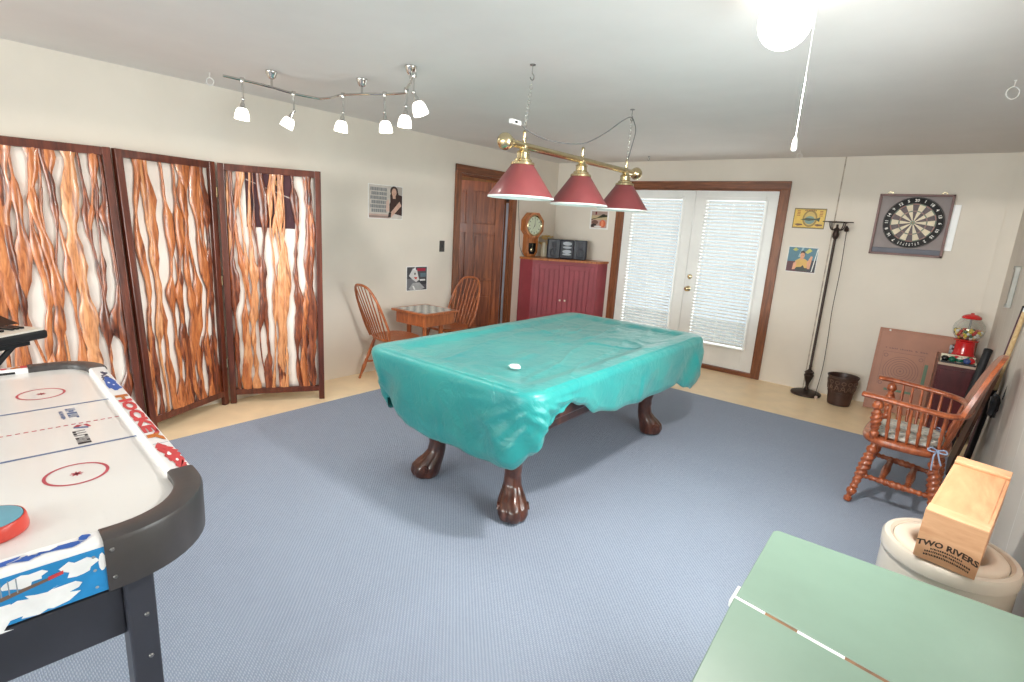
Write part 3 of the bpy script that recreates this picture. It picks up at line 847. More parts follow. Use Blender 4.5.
for sx in (1, -1):
    g = rail_straight('y', sx, -YE - .002, YE + .002); bmesh.ops.recalc_face_normals(g.bm, faces=g.bm.faces); rnd = random.Random(5); ez = 0
    def onside(y, z): return Vector((sx * (LH_ + .0007), y * sx, z))
    def ontop(y, v, e=0): return Vector((sx * (LH_ - .011 - v * (RW - .018)), y * sx, RT + .0006 + e))
    def S(pts, mi, e=0):
        global ez
        ez += .00004; g.mi = mi + 1; g.poly([onside(*p) + Vector((sx * (e + ez), 0, 0)) for p in pts])
    def Tt(pts, mi, e=0):
        global ez
        ez += .00004; g.mi = mi + 1; g.poly([ontop(p[0], p[1], e + ez) for p in pts])
    if sx > 0:
        S([(-.172, .668), (.172, .668), (.172, .777), (-.172, .777)], 1)
        S(blob(rnd, .06, .70, .055, .022, 22, .5), 5, .0004); S(blob(rnd, -.03, .69, .08, .028, 22, .5), 5, .0004); S(blob(rnd, -.12, .71, .06, .035, 18, .4), 5, .0004)
        S(blob(rnd, .125, .748, .026, .018, 14, .4), 5, .0004); S(blob(rnd, .166, .742, .007, .02, 10, .2), 5, .0004)
        S(blob(rnd, .04, .755, .03, .012, 14, .5), 5, .0004)
        S([(-.02, .722), (.09, .742), (.09, .748), (-.02, .732)], 7, .0008); S([(.075, .739), (.1, .744), (.1, .752), (.075, .748)], 2, .0010)
        for k in range(14): S([(-.13 + k * .012, .735), (-.128 + k * .012, .735), (-.128 + k * .012, .768), (-.13 + k * .012, .768)], 6, .0009)
        for cx in (.09, -.01, -.12): Tt(blob(rnd, cx, .45, .045, .28, 18, .5), 0)
        for cx in (.12, .05, -.06): Tt(blob(rnd, cx, .3, .02, .2, 12, .5), 0, .0003)
        Tt(blob(rnd, .145, .7, .012, .25, 10, .4), 0)
        for cy in (-.05, .07): Tt(blob(rnd, cy, .65, .03, .25, 12, .4), 5, .0006)
        for y in (.152,):
            for z in (.76, .727, .685): S([(y + .0035 * cos(a), z + .0035 * sin(a)) for a in [pi / 4 * k for k in range(8)]], 6, .0012)
    else:
        for k in range(6): Tt(blob(rnd, -.14 + .05 * k, .5, .02, .3, 12, .5), 2 if k % 2 else 3)
        Tt([(-.172, .05), (-.15, .05), (-.15, .95), (-.172, .95)], 2, .0003)
    o = g.build('end_rail', [M['railprint'], INK['b1'], INK['b2'], INK['r1'], INK['o1'], INK['dk'], INK['w'], INK['g'], INK['br']], ah, smooth=30, fix=False)
    gs = MB().bx(sx * LH_ - .004 if sx < 0 else LH_ - RW - .001, -LH_ + RW + .001 if sx < 0 else LH_ - RW + .003, -.13, .13, .7690, .779)
    gs.build('goal_slot', M['black'], ah, smooth=0)
ap = MB().prism(rrect(-LH_ + .03, LH_ - .03, WH - .03, .15, .2), .66, .72)
ap.build('underframe', M['rim'], ah, smooth=0)
M['legblack'] = paint('slate_black_leg', (56, 57, 66), .45, .05, 8, .05)
for sx in (-1, 1):
    for sy in (-1, 1):
        x = sx * (LH_ - .08); y = sy * (WH - .19)
        lg = MB()
        lg.prism([(-.045, -.03), (.045, -.03), (.045, .03), (-.045, .03)], 0, .66, Matrix.Identity(3), (x, y, 0))
        lo = lg.build('leg', M['legblack'], ah, smooth=0, bevel=.006)
        bo = MB()
        for z in (.54, .42, .22): bo.lathe([(0, .004), (.004, .004), (.006, 0)], 10, (x + sx * .045, y + sy * .008, z), Matrix.Rotation(sx * pi / 2, 3, 'Y'))
        bo.build('bolt', M['steel'], lo)
    MB().bx(sx * (LH_ - .08) - .015, sx * (LH_ - .08) + .015, -WH + .22, WH - .22, .49, .62).build('leg_panel', M['legblack'], ah, smooth=0, bevel=.004)

# pusher resting on the playfield
ca, sa = cos(ATH), sin(ATH)
def aw(x, y): return (AX + ca * x - sa * y, AY + sa * x + ca * y)
ps = thing('hockey_pusher', 'red air hockey pusher with a blue felt top lying on the white playfield', 'pusher', (*aw(.645, -.002), .7795))
MB().lathe([(.0, 0), (.062, 0), (.068, .004), (.069, .012), (.066, .034), (.064, .038), (.062, .0385), (.060, .034), (0, .034)], 40).build('rim', paint('red_plastic', (206, 70, 58), .3, .04, 8, 0), ps, smooth=50)
MB().lathe([(0, .034), (.0605, .034), (.0605, .039), (.058, .0395), (0, .0395)], 40).build('top_disc', paint('light_blue_plastic', (110, 170, 190), .4), ps)

# ================================================================== keyboard on a stand
kb = thing('electronic_keyboard', 'black electronic keyboard standing between the hockey table and the screen', 'keyboard', (.84, -6.08, .815), radians(121))
# local x along keys, keys toward -y
MB().bx(-.45, .45, -.15, .14, 0, .045).build('body', M['black'], kb, smooth=0, bevel=.012)
MB().prism([(-.15 + .30, .045), (.14, .045), (.14, .098), (.02, .062)], -.45, .45, Matrix(((0, 0, 1), (1, 0, 0), (0, 1, 0)))).build('control_panel', M['black'], kb, smooth=0)
wk = MB()
for k in range(36): wk.bx(-.43 + k * .0239, -.43 + k * .0239 + .0228, -.148, .0, .046, .056)
wk.build('white_keys', paint('ivory_keys', (232, 226, 214), .3, .01, 4, 0), kb, smooth=0)
bk = MB()
for k in range(35):
    if k % 7 not in (2, 6): bk.bx(-.43 + k * .0239 + .0165, -.43 + k * .0239 + .029, -.085, .0, .056, .066)
bk.build('black_keys', M['black'], kb, smooth=0)
tx = MB()
for k in range(5): tx.bx(.22 + k * .02, .232 + k * .02, .06, .075, .0725, .0765)
tx.build('panel_marking', flat((200, 198, 196)), kb, smooth=0)
ks = thing('keyboard_stand', 'black cross-legged stand under the electronic keyboard', 'stand', (.84, -6.08, .007), radians(121))
for s in (-1, 1):
    MB().tube([(s * .34, -.12 * s, 0.012), (-s * .30, .12 * s, .80)], .014, 8).build('leg', M['black'], ks)
MB().bx(-.36, .36, -.14, -.11, .789, .8075).bx(-.36, .36, .10, .13, .789, .8075).build('top_bar', M['black'], ks, smooth=0)
for s in (-1, 1): MB().bx(s * .34 - .015, s * .34 + .015, -.17, .17, 0.001, .024).build('foot', M['black'], ks, smooth=0)

# ================================================================== driftwood folding screen
fs = thing('folding_screen', 'three-panel folding screen of wavy driftwood slats in dark wood frames', 'folding screen', (.2, -4.8, 0))
FO = Vector((.2, -4.8, 0))
M['backing'] = paint('pale_backing_cloth', (244, 232, 222), .8, .02, 4, .1, 200)
M['drift'] = [wood('driftwood_amber', (104, 48, 22), (224, 146, 90), (20, 20, 3.0), .3, .4, .35, (188, 108, 60), 2.2),
              wood('driftwood_dark', (50, 20, 12), (184, 104, 62), (20, 20, 3.0), .3, .4, .35, (122, 60, 34), 2.2),
              wood('driftwood_pale', (146, 82, 46), (240, 180, 130), (20, 20, 3.0), .35, .4, .3, (212, 142, 92), 2.2)]
def screen_panel(BL, BR, TL, TR, top, seed, nb, parent):
    BL, BR, TL, TR = [Vector((*p, 0)) for p in (BL, BR, TL, TR)]
    wd = (BR - BL).length
    nrm = Vector(((BR - BL).y, -(BR - BL).x, 0)).normalized()       # toward the room
    def W(u, z, d=0):
        t = z / top
        a = BL.lerp(TL, t); b_ = BR.lerp(TR, t)
        p = a.lerp(b_, u / wd); p.z = z
        return p + nrm * d - FO
    def slab(m, u0, u1, z0, z1, d0, d1):
        A = [m.bm.verts.new(W(u, z, d)) for z in (z0, z1) for d in (d0, d1) for u in (u0, u1)]
        for q in ((0, 2, 3, 1), (4, 5, 7, 6), (0, 1, 5, 4), (2, 6, 7, 3), (0, 4, 6, 2), (1, 3, 7, 5)): m._f([A[i] for i in q])
    m = MB(); fw = .044
    slab(m, 0, fw, 0.001, top, -.016, .016); slab(m, wd - fw, wd, 0.001, top, -.016, .016)
    slab(m, fw, wd - fw, .072, .118, -.014, .014); slab(m, fw, wd - fw, top - .05, top - .001, -.014, .014)
    fr = m.build('panel_frame', M['scrframe'], parent, smooth=0, bevel=.003)
    bk_ = MB(); gv = [[bk_.bm.verts.new(W(fw - .004 + (wd - 2 * fw + .008) * i_ / 10, .1 + (top - .13) * j_ / 24, -.0148)) for j_ in range(25)] for i_ in range(11)]
    for i_ in range(10):
        for j_ in range(24): bk_._f([gv[i_][j_], gv[i_][j_ + 1], gv[i_ + 1][j_ + 1], gv[i_ + 1][j_]])
    bo_ = bk_.build('backing_cloth', M['backing'], fr, smooth=80)
    sd_ = bo_.modifiers.new('thickness', 'SOLIDIFY'); sd_.thickness = .001; sd_.offset = 0
    rnd = random.Random(seed)
    z0, z1 = .112, top - .045
    u0, u1 = fw, wd - fw
    def slat(ub, ut, za, zb, wid, d, mat, taper=(1, 1), wig=.03):
        n = 40; rings = []; sd = rnd.random() * 50
        for k in range(n + 1):
            t = k / n; z = za + (zb - za) * t
            u = ub + (ut - ub) * t + wig * noise.noise(Vector((sd, z * 2.1, .5))) * 1.6 + wig * .35 * noise.noise(Vector((sd + 9, z * 6, .2)))
            w_ = wid * max(.28, .62 + 1.35 * noise.noise(Vector((sd + 4, z * 3.4, 1.7))) + .45 * noise.noise(Vector((sd + 20, z * 10, 3))) + .3 * abs(noise.noise(Vector((sd + 31, z * 21, 3)))))
            e = 1.0
            if taper[0] < 1: e *= taper[0] + (1 - taper[0]) * sm(0, .25, t)
            if taper[1] < 1: e *= taper[1] + (1 - taper[1]) * sm(1, .75, t)
            w_ *= e
            u = min(max(u, u0 + w_ * .5), u1 - w_ * .5)
            ring = []
            for j in range(8):
                a = 2 * pi * j / 8
                rr = 1 + .22 * noise.noise(Vector((sd + cos(a) * .8, z * 7, sin(a) * .8)))
                ring.append(W(u + w_ * .5 * cos(a) * rr, z, d + min(.011, .2 * w_ + .002) * sin(a) * rr))
            rings.append(ring)
        s = MB().loft(rings)
        return s.build('driftwood_slat', M['drift'][mat], fr, smooth=70)
    span = u1 - u0
    for k in range(nb):                                            # full height slats
        u = u0 + span * (k + .5 + .3 * (rnd.random() - .5)) / nb
        slat(u, u + .04 * (rnd.random() - .5) * 2, z0, z1, (.050 if seed != 3 else .034) + .032 * rnd.random(), .002 + .004 * (rnd.random() - .5), rnd.choice([0, 0, 1, 2, 0] if seed != 3 else [0, 2, 0, 2, 1]), wig=.022 if seed == 3 else .028)
    for k in range(int(nb * 1.1)):                                        # short ones that fork in from top or bottom
        up = rnd.random() < (.5 if seed != 3 else .68); ln_ = .45 + .8 * rnd.random()
        u = u0 + span * rnd.random(); u2 = u + .16 * (rnd.random() - .5)
        if up: slat(u2, u, z1 - ln_, z1, .030 + .018 * rnd.random(), .007 * (rnd.random() - .3), rnd.choice([0, 1, 2]), (.15, 1), .028)
        else: slat(u, u2, z0, z0 + ln_, .034 + .022 * rnd.random(), .007 * (rnd.random() - .3), rnd.choice([0, 1, 2, 1]), (1, .15), .028)
    return W
P3W = screen_panel((.062, -4.452), (.425, -3.845), (.062, -4.452), (.425, -3.845), 1.84, 3, 10, fs)
screen_panel((.346, -5.095), (.055, -4.475), (.19, -5.112), (.05, -4.475), 1.845, 8, 9, fs)
screen_panel((.10, -5.80), (.349, -5.109), (.06, -5.80), (.193, -5.125), 1.845, 5, 9, fs)
hg = MB()
for z in (.3, .95, 1.6):
    hg.rod((.058 - FO.x, -4.463 - FO.y, z), (.058 - FO.x, -4.463 - FO.y, z + .07), [(0, .008), (1, .008)], 8)
hg.build('hinge', M['brass'], fs)

# ================================================================== flat pictures on the walls
def picture(name, label, cat, wall, a0, a1, z0, z1, shapes, group=None, edge=(238, 236, 232), jitter=0):
    """wall 'L': lies on x=0, across = +y ; 'B': lies on y=0, across = +x.  shapes: (colour, [(u,v)...]) with u,v in 0..1"""
    def W(u, v, d):
        a = a0 + (a1 - a0) * u; z = z0 + (z1 - z0) * v
        if callable(wall): return wall(a, z, d)
        return Vector((d, a, z)) if wall == 'L' else Vector((a, -d, z))
    mats = [flat(edge)]; idx = {tuple(edge): 0}
    m = MB()
    A = [m.bm.verts.new(W(u, v, d)) for d in (0, .003) for v in (0, 1) for u in (0, 1)]
    for q in ((0, 2, 3, 1), (4, 5, 7, 6), (0, 1, 5, 4), (2, 6, 7, 3), (0, 4, 6, 2), (1, 3, 7, 5)): m._f([A[i] for i in q])
    d = .0032
    for c, pts in shapes:
        c = tuple(c)
        if c not in idx: idx[c] = len(mats); mats.append(flat(c))
        m.mi = idx[c]
        m.poly([W(u, v, d) for u, v in pts]); d += .00004
    o = m.build(name, mats, None, smooth=0, fix=True)
    return tag(o, label, cat, group)
def R_(u0, v0, u1, v1): return [(u0, v0), (u1, v0), (u1, v1), (u0, v1)]
def E_(cx, cy, rx, ry, n=20, a0=0): return [(cx + rx * cos(a0 + 2 * pi * k / n), cy + ry * sin(a0 + 2 * pi * k / n)) for k in range(n)]
# poster of a person beside grey lettering
sh = [((206, 198, 190), R_(.02, .02, .98, .98)), ((196, 168, 156), R_(.02, .02, .62, .14)), ((150, 130, 124), R_(.02, .04, .6, .09))]
rnd = random.Random(3)
for r in range(6):
    v = .86 - r * .125; u = .06 + .03 * (r % 2)
    while u < .5:
        w_ = .02 + .035 * rnd.random()
        sh.append(((138, 138, 140), R_(u, v - .045, u + w_, v + .05))); u += w_ + .008
sh += [((176, 166, 158), R_(.82, .55, .98, .98)), ((52, 28, 22), E_(.735, .84, .115, .15)), ((56, 30, 26), [(.60, .2), (.98, .12), (.98, .72), (.82, .76), (.66, .62), (.6, .45)]),
       ((52, 28, 22), [(.63, .3), (.7, .32), (.69, .85), (.62, .72)]), ((52, 28, 22), [(.80, .5), (.88, .45), (.86, .8), (.8, .86)]), ((206, 166, 146), E_(.735, .8, .072, .125)), ((206, 166, 146), [(.70, .62), (.78, .62), (.78, .72), (.70, .72)]),
       ((150, 116, 102), R_(.70, .785, .725, .795)), ((150, 116, 102), R_(.75, .785, .775, .795)), ((172, 96, 92), R_(.71, .735, .76, .745)),
       ((206, 168, 150), [(.56, .10), (.66, .06), (.96, .42), (.9, .55)]), ((216, 186, 172), [(.5, .22), (.6, .24), (.58, .6), (.5, .52)]), ((40, 30, 32), [(.56, .06), (.64, .05), (.66, .2), (.58, .2)])]
picture('poster', 'small poster of a long-haired person leaning beside rows of grey lettering', 'poster', 'L', -3.10, -2.69, 1.507, 1.825, sh)
sh = [((70, 70, 76), R_(.03, .03, .97, .97)), ((116, 116, 122), R_(.03, .03, .5, .5)), ((166, 24, 56), R_(.5, .80, .9, .92)), ((40, 40, 46), R_(.6, .25, .95, .5)), ((88, 112, 124), R_(.66, .56, .92, .72)), ((222, 222, 224), R_(.64, .40, .9, .47)),
      ((214, 212, 212), [(.12, .62), (.3, .92), (.5, .84), (.56, .6), (.62, .45), (.46, .36), (.28, .48)]), ((232, 232, 232), [(.3, .86), (.42, .99), (.44, .82)]), ((170, 170, 172), [(.12, .1), (.3, .32), (.62, .34), (.88, .1), (.7, .04), (.2, .04)]),
      ((236, 236, 236), [(.28, .22), (.36, .2), (.44, .05), (.36, .04)]), ((200, 60, 40), [(.34, .56), (.52, .56), (.46, .46)]), ((90, 84, 84), E_(.4, .7, .04, .05, 10))]
picture('comic_print', 'small grey comic print with a red title strip, low on the left wall', 'poster', 'L', -2.627, -2.338, .782, 1.04, sh)
# maroon picture hanging behind the driftwood screen
sh = [((70, 24, 36), R_(.02, .02, .98, .98)), ((60, 18, 30), R_(.02, .02, .98, .5)), ((222, 112, 84), E_(.46, .42, .06, .06)), ((226, 170, 110), E_(.66, .8, .05, .05)), ((226, 170, 110), E_(.3, .8, .035, .035)),
      ((196, 180, 172), [(.02, .82), (.98, .52), (.98, .54), (.02, .84)]), ((180, 150, 140), [(.35, .2), (.5, .7), (.515, .7), (.365, .2)])]
PIC3 = sh
picture('maroon_picture', 'dark maroon picture behind the driftwood slats of the right-hand screen panel', 'picture', lambda a, z, d: P3W(a, z, d - .0145) + FO, .175, .512, 1.395, 1.812, PIC3, edge=(60, 20, 30))
# small print beside the patio door
sh = [((196, 160, 150), R_(.08, .08, .92, .94)), ((196, 178, 140), R_(.08, .5, .92, .72)), ((176, 150, 140), R_(.08, .72, .92, .94)), ((52, 56, 26), [(.08, .52), (.5, .6), (.92, .66), (.92, .76), (.6, .74), (.4, .62), (.08, .47)]), ((40, 40, 22), E_(.72, .72, .12, .08)),
      ((120, 86, 76), E_(.28, .36, .18, .12)), ((224, 112, 78), E_(.7, .3, .16, .2)), ((240, 150, 110), E_(.68, .3, .07, .16)), ((60, 46, 44), [(.08, .1), (.4, .12), (.36, .26), (.2, .3), (.08, .22)]), ((226, 222, 218), E_(.45, .14, .2, .05)), ((110, 40, 40), R_(.28, .76, .36, .92))]
picture('landscape_print', 'small autumn-coloured print on the back wall left of the patio door', 'poster', 'B', .56, .838, 1.532, 1.775, sh)
# yellow label print
sh = [((214, 178, 74), R_(.02, .03, .98, .97)), ((96, 76, 44), R_(.03, .04, .97, .06)), ((96, 76, 44), R_(.03, .94, .97, .96)), ((226, 188, 80), R_(.04, .07, .96, .93))]
sh += [((150, 120, 52), E_(.52, .5, .23, .42)), ((206, 176, 96), E_(.52, .5, .18, .34)), ((120, 150, 140), E_(.52, .42, .16, .2)), ((54, 66, 40), [(.22, .42), (.4, .52), (.72, .5), (.84, .58), (.82, .34), (.72, .44), (.5, .38), (.3, .42)])]
for k in range(7): sh.append(((140, 92, 40), R_(.34 + k * .052, .86, .375 + k * .052, .93)))
for k in range(4): sh.append(((170, 96, 40), R_(.10, .62 + k * .075, .2, .66 + k * .075))); sh.append(((170, 96, 40), R_(.8, .62 + k * .075, .9, .66 + k * .075)))
for s in (0, .62): sh.append(((110, 70, 40), [(.06 + s, .2), (.16 + s, .12), (.32 + s, .16), (.3 + s, .22), (.16 + s, .24)]))
picture('label_print', 'yellow label-style print with a dark fish shape in an oval, beside the floor lamp', 'poster', 'B', 2.993, 3.286, 1.672, 1.873, sh, edge=(70, 60, 44))
# portrait print
sh = [((78, 124, 142), R_(.02, .03, .98, .97)), ((92, 36, 44), R_(.02, .03, .98, .42)), ((40, 38, 52), R_(.7, .05, .98, .5)), ((196, 196, 100), [(.15, .86), (.24, .96), (.34, .88), (.26, .82)]), ((196, 196, 100), [(.56, .8), (.7, .95), (.8, .86), (.66, .74)]),
      ((150, 180, 190), [(.36, .6), (.46, .97), (.52, .97), (.44, .6)]), ((220, 176, 92), [(.24, .16), (.3, .46), (.44, .56), (.6, .54), (.74, .44), (.78, .2)]), ((226, 164, 128), [(.22, .1), (.32, .12), (.34, .42), (.24, .36)]), ((226, 164, 128), [(.68, .4), (.78, .66), (.84, .64), (.8, .16), (.72, .16)]),
      ((222, 160, 122), E_(.5, .66, .075, .13)), ((44, 32, 28), [(.42, .7), (.43, .82), (.5, .86), (.58, .8), (.585, .7), (.54, .77), (.46, .77)]), ((222, 160, 122), R_(.46, .5, .54, .58)), ((60, 40, 36), R_(.475, .655, .49, .67)), ((60, 40, 36), R_(.52, .655, .535, .67)),
      ((48, 52, 44), [(.3, .1), (.36, .2), (.5, .22), (.56, .3), (.62, .2), (.76, .14), (.7, .06), (.36, .06)]), ((236, 236, 230), [(.86, .06), (.89, .06), (.985, .95), (.955, .95)])]
picture('portrait_print', 'glossy print of a dark-haired person in yellow, below the yellow label print', 'poster', 'B', 2.998, 3.28, 1.222, 1.486, sh)
# light switch
ls = thing('light_switch', 'small dark light switch plate on the left wall by the open door', 'light switch', (0, -2.135, 1.25))
MB().bx(.0005, .006, -.036, .036, -.06, .06).build('plate', paint('dark_bronze_plate', (52, 46, 42), .35, .06, 20, 0), ls, smooth=0, bevel=.002)
MB().bx(.006, .012, -.008, .008, -.018, .018).build('toggle', M['black'], ls, smooth=0, bevel=.002)

# ================================================================== Windsor side chairs and the chess table
def windsor(name, label, loc, rz):
    """faces local +y"""
    t = thing(name, label, 'chair', loc, rz, 'hoop-back wooden chairs at the chess table')
    SZ = .44
    prof = []
    n = 28; pts = []
    for k in range(n):
        a = 2 * pi * k / n; c_, s_ = cos(a), sin(a)
        x = .205 * (abs(c_) ** .75) * (1 if c_ >= 0 else -1); y = .205 * (abs(s_) ** .8) * (1 if s_ >= 0 else -1)
        x *= 1 + .08 * (y / .2)
        pts.append((x, y))
    m = MB(); rings = []
    for z, k in ((SZ - .034, .86), (SZ - .020, .98), (SZ - .006, 1.0), (SZ, .97), (SZ - .003, .9), (SZ - .012, .55), (SZ - .013, .02)):
        rings.append([Vector((x * k, y * k, z)) for x, y in pts])
    m.loft(rings); m.build('seat', M['chairwood'], t, smooth=50)
    legp = [(0, .011), (.12, .012), (.3, .019), (.42, .015), (.45, .019), (.48, .013), (.7, .018), (.9, .014), (1, .012)]
    ends = {}
    for sx in (-1, 1):
        for sy in (-1, 1):
            a = Vector((sx * .235, sy * .225 if sy > 0 else -.245, 0)); b_ = Vector((sx * .14, sy * .13, SZ - .022))
            MB().rod(a, b_, legp, 12).build('leg', M['chairwood'], t, smooth=60); ends[sx, sy] = (a, b_)
    st = MB(); mids = []
    for sx in (-1, 1):
        p = ends[sx, 1][0].lerp(ends[sx, 1][1], .4); q = ends[sx, -1][0].lerp(ends[sx, -1][1], .4)
        st.rod(p, q, [(0, .008), (.5, .014), (1, .008)], 10); mids.append(p.lerp(q, .5))
    st.rod(mids[0], mids[1], [(0, .008), (.5, .014), (1, .008)], 10)
    st.build('stretcher', M['chairwood'], t, smooth=60)
    lean = .19
    def bp(x, h): return Vector((x, -.165 - lean * h / .5 - .02 * (1 - (x / .2) ** 2), SZ - .006 + h))
    hw, hh = .19, .50
    hoop = []
    for k in range(33):
        a = pi * k / 32; c_ = cos(a); s_ = sin(a)
        x = hw * (abs(c_) ** .62) * (1 if c_ > 0 else -1); h = hh * (s_ ** .72) if s_ > 0 else 0
        if k in (0, 32): x *= .82
        hoop.append(bp(x, h))
    MB().tube(hoop, .0115, 10).build('back_hoop', M['chairwood'], t, smooth=60)
    for k in range(7):
        f = (k - 3) / 3
        xb = f * .115; xt = f * .155
        h = hh * (max(0, 1 - (abs(xt) / hw) ** (1 / .62 * 1.0)) ** .38)
        c_ = (abs(xt) / hw) ** (1 / .62); h = hh * (sqrt(max(0, 1 - c_ * c_)) ** .72)
        MB().rod(bp(xb, 0), bp(xt, h), [(0, .006), (.3, .008), (.7, .006), (1, .0045)], 8).build('spindle', M['chairwood'], t, smooth=60)
    return t
windsor('windsor_chair', 'hoop-back wooden chair left of the chess table, back toward the folding screen', (.385, -3.065, 0), radians(-4))
windsor('windsor_chair', 'hoop-back wooden chair beyond the chess table, by the open door', (.32, -2.31, 0), radians(186))
# chess table
ct = thing('chess_table', 'small wooden table with a grey and white chessboard top', 'table', (.405, -2.715, 0), radians(3))
TZ_ = .665
MB().bx(-.235, .235, -.235, .235, TZ_ - .022, TZ_).build('table_top', M['chairwood'], ct, smooth=0, bevel=.006)
MB().bx(-.20, .20, -.20, .20, TZ_ - .135, TZ_ - .022).build('apron', M['chairwood'], ct, smooth=0, bevel=.003)
cb = MB(); sq = .4 / 8
for i in range(8):
    for j in range(8):
        cb.mi = (i + j) % 2
        strip(cb, -.2 + i * sq, -.2 + (i + 1) * sq, -.2 + j * sq, -.2 + (j + 1) * sq, TZ_ + .0006)
cb.build('chessboard', [flat((150, 152, 150), .25), flat((212, 212, 208), .25)], ct, smooth=0, fix=False)
for sx in (-1, 1):
    for sy in (-1, 1):
        MB().rod((sx * .11, sy * .11, .0005), (sx * .11, sy * .11, TZ_ - .12), [(0, .012), (.1, .016), (.3, .014), (.5, .02), (.62, .026), (.7, .018), (.74, .024), (1, .024)], 14).build('leg', M['chairwood'], ct, smooth=60)

# ================================================================== corner cabinet and what stands on it
cc = thing('corner_cabinet', 'maroon corner cabinet with grooved double doors and a wooden top', 'cabinet', (0, 0, 0))
p1, p2 = Vector((.212, -.736, 0)), Vector((.89, -.265, 0))
fd = (p2 - p1).normalized(); fn = Vector((fd.y, -fd.x, 0)); FW = (p2 - p1).length
foot = [(.006, -.736), (.212, -.736), (.89, -.265), (.89, -.006), (.006, -.006)]
MB().prism(foot, .06, 1.10).prism([(.03, -.70), (.22, -.70), (.86, -.25), (.86, -.03), (.03, -.03)], 0, .06).build('body', M['darkred'], cc, smooth=0, bevel=.003)
tp = [(.004, -.752), (.218, -.752), (.906, -.272), (.906, -.004), (.004, -.004)]
MB().prism(tp, 1.10, 1.128).build('top', M['oak'], cc, smooth=0, bevel=.006)
def FP(u, d, z): return p1 + fd * u + fn * d + Vector((0, 0, z))
def fbox(m, u0, u1, d0, d1, z0, z1):
    A = [m.bm.verts.new(FP(u, d, z)) for z in (z0, z1) for d in (d0, d1) for u in (u0, u1)]
    for q in ((0, 2, 3, 1), (4, 5, 7, 6), (0, 1, 5, 4), (2, 6, 7, 3), (0, 4, 6, 2), (1, 3, 7, 5)): m._f([A[i] for i in q])
for s in (0, 1):
    u0 = .035 + s * (FW / 2 - .033); u1 = u0 + FW / 2 - .037
    m = MB(); st = .06
    fbox(m, u0, u0 + st, .001, .02, .12, 1.06); fbox(m, u1 - st, u1, .001, .02, .12, 1.06)
    fbox(m, u0 + st, u1 - st, .001, .02, .12, .2); fbox(m, u0 + st, u1 - st, .001, .02, 1.0, 1.06)
    npl = 4; pw = (u1 - u0 - 2 * st) / npl
    for k in range(npl): fbox(m, u0 + st + k * pw + .006, u0 + st + (k + 1) * pw - .006, .001, .014, .195, 1.005)
    d_ = m.build('door', M['darkred'], cc, smooth=0, bevel=.003)
    uk = (u1 - .03) if s == 0 else (u0 + .03)
    kp = FP(uk, .02, .61); Mx = fn.to_track_quat('Z', 'Y').to_matrix()
    MB().lathe([(.0, 0), (.008, 0), (.007, .01), (.014, .018), (.012, .026), (0, .03)], 14, kp, Mx).build('knob', paint('china_knob', (226, 206, 190), .2, .03, 10, 0), d_)
# clock
ck = thing('pendulum_clock', 'octagonal oak clock with pendulum box, on the left end of the corner cabinet', 'clock', (0.02, -.60, 1.1285), radians(-9))
ck.scale = (1.04, 1.04, 1.04)
def yz(poly, x0, x1, m): # prism along x
    Mx = Matrix(((0, 0, 1), (1, 0, 0), (0, 1, 0))); m.prism(poly, x0, x1, Mx)
CZ = .385
oc = [(.165 * cos(pi / 8 + k * pi / 4), CZ + .165 * sin(pi / 8 + k * pi / 4)) for k in range(8)]
m = MB(); yz(oc, .0, .085, m); yz([(-.10, .0 + .06), (-.06, .0), (.06, 0), (.10, .06), (.10, .30), (-.10, .30)], 0, .07, m)
m.build('case', M['oak'], ck, smooth=0, bevel=.004)
m = MB()
for k in range(8):
    a = pi / 8 + k * pi / 4; b_ = a + pi / 4
    for r0, r1, x0, x1 in ((.128, .168, .085, .098),):
        P4 = [(r0 * cos(a), CZ + r0 * sin(a)), (r1 * cos(a), CZ + r1 * sin(a)), (r1 * cos(b_), CZ + r1 * sin(b_)), (r0 * cos(b_), CZ + r0 * sin(b_))]
        yz(P4, x0, x1, m)
m.build('octagon_frame', M['oak'], ck, smooth=0, bevel=.003)
RX90 = Matrix.Rotation(pi / 2, 3, 'Y')
MB().lathe([(.108, 0), (.13, 0), (.13, .012), (.122, .018), (.114, .014), (.108, .006)], 36, (.085, 0, CZ), RX90, ring=True).build('bezel', M['brass'], ck)
dl_ = MB().lathe([(0, 0), (.112, 0), (.112, .006), (0, .006)], 36, (.085, 0, CZ), RX90).build('dial', paint('pale_green_dial', (206, 214, 188), .3, .02, 8, 0), ck)
m = MB()
for k in range(12):
    a = pi / 6 * k; d = Vector((0, sin(a), cos(a))); n_ = Vector((0, cos(a), -sin(a))); c0 = Vector((.0918, 0, CZ))
    w_ = .004
    m.poly([c0 + d * .078 - n_ * w_, c0 + d * .1 - n_ * w_, c0 + d * .1 + n_ * w_, c0 + d * .078 + n_ * w_])
for a, L_, w_ in ((radians(8), .085, .004), (radians(212), .06, .005)):
    d = Vector((0, sin(a), cos(a))); n_ = Vector((0, cos(a), -sin(a))); c0 = Vector((.0926, 0, CZ))
    m.poly([c0 - d * .015 - n_ * w_, c0 + d * L_ - n_ * .001, c0 + d * L_ + n_ * .001, c0 - d * .015 + n_ * w_])
m.build('hands', flat((40, 38, 34)), dl_, smooth=0, fix=False)
m = MB(); yz([(-.06, .075), (-.04, .035), (.04, .035), (.06, .075), (.06, .17), (-.06, .17)], .07, .074, m)
w_ = m.build('pendulum_window', paint('dark_clock_window', (30, 26, 24), .15, .05, 10, 0), ck, smooth=0)
m = MB(); m.lathe([(0, 0), (.028, 0), (.024, .005), (0, .006)], 20, (.0745, 0, .085), RX90); m.bx(.0745, .0775, -.004, .004, .09, .165)
m.build('pendulum', M['brass'], w_)
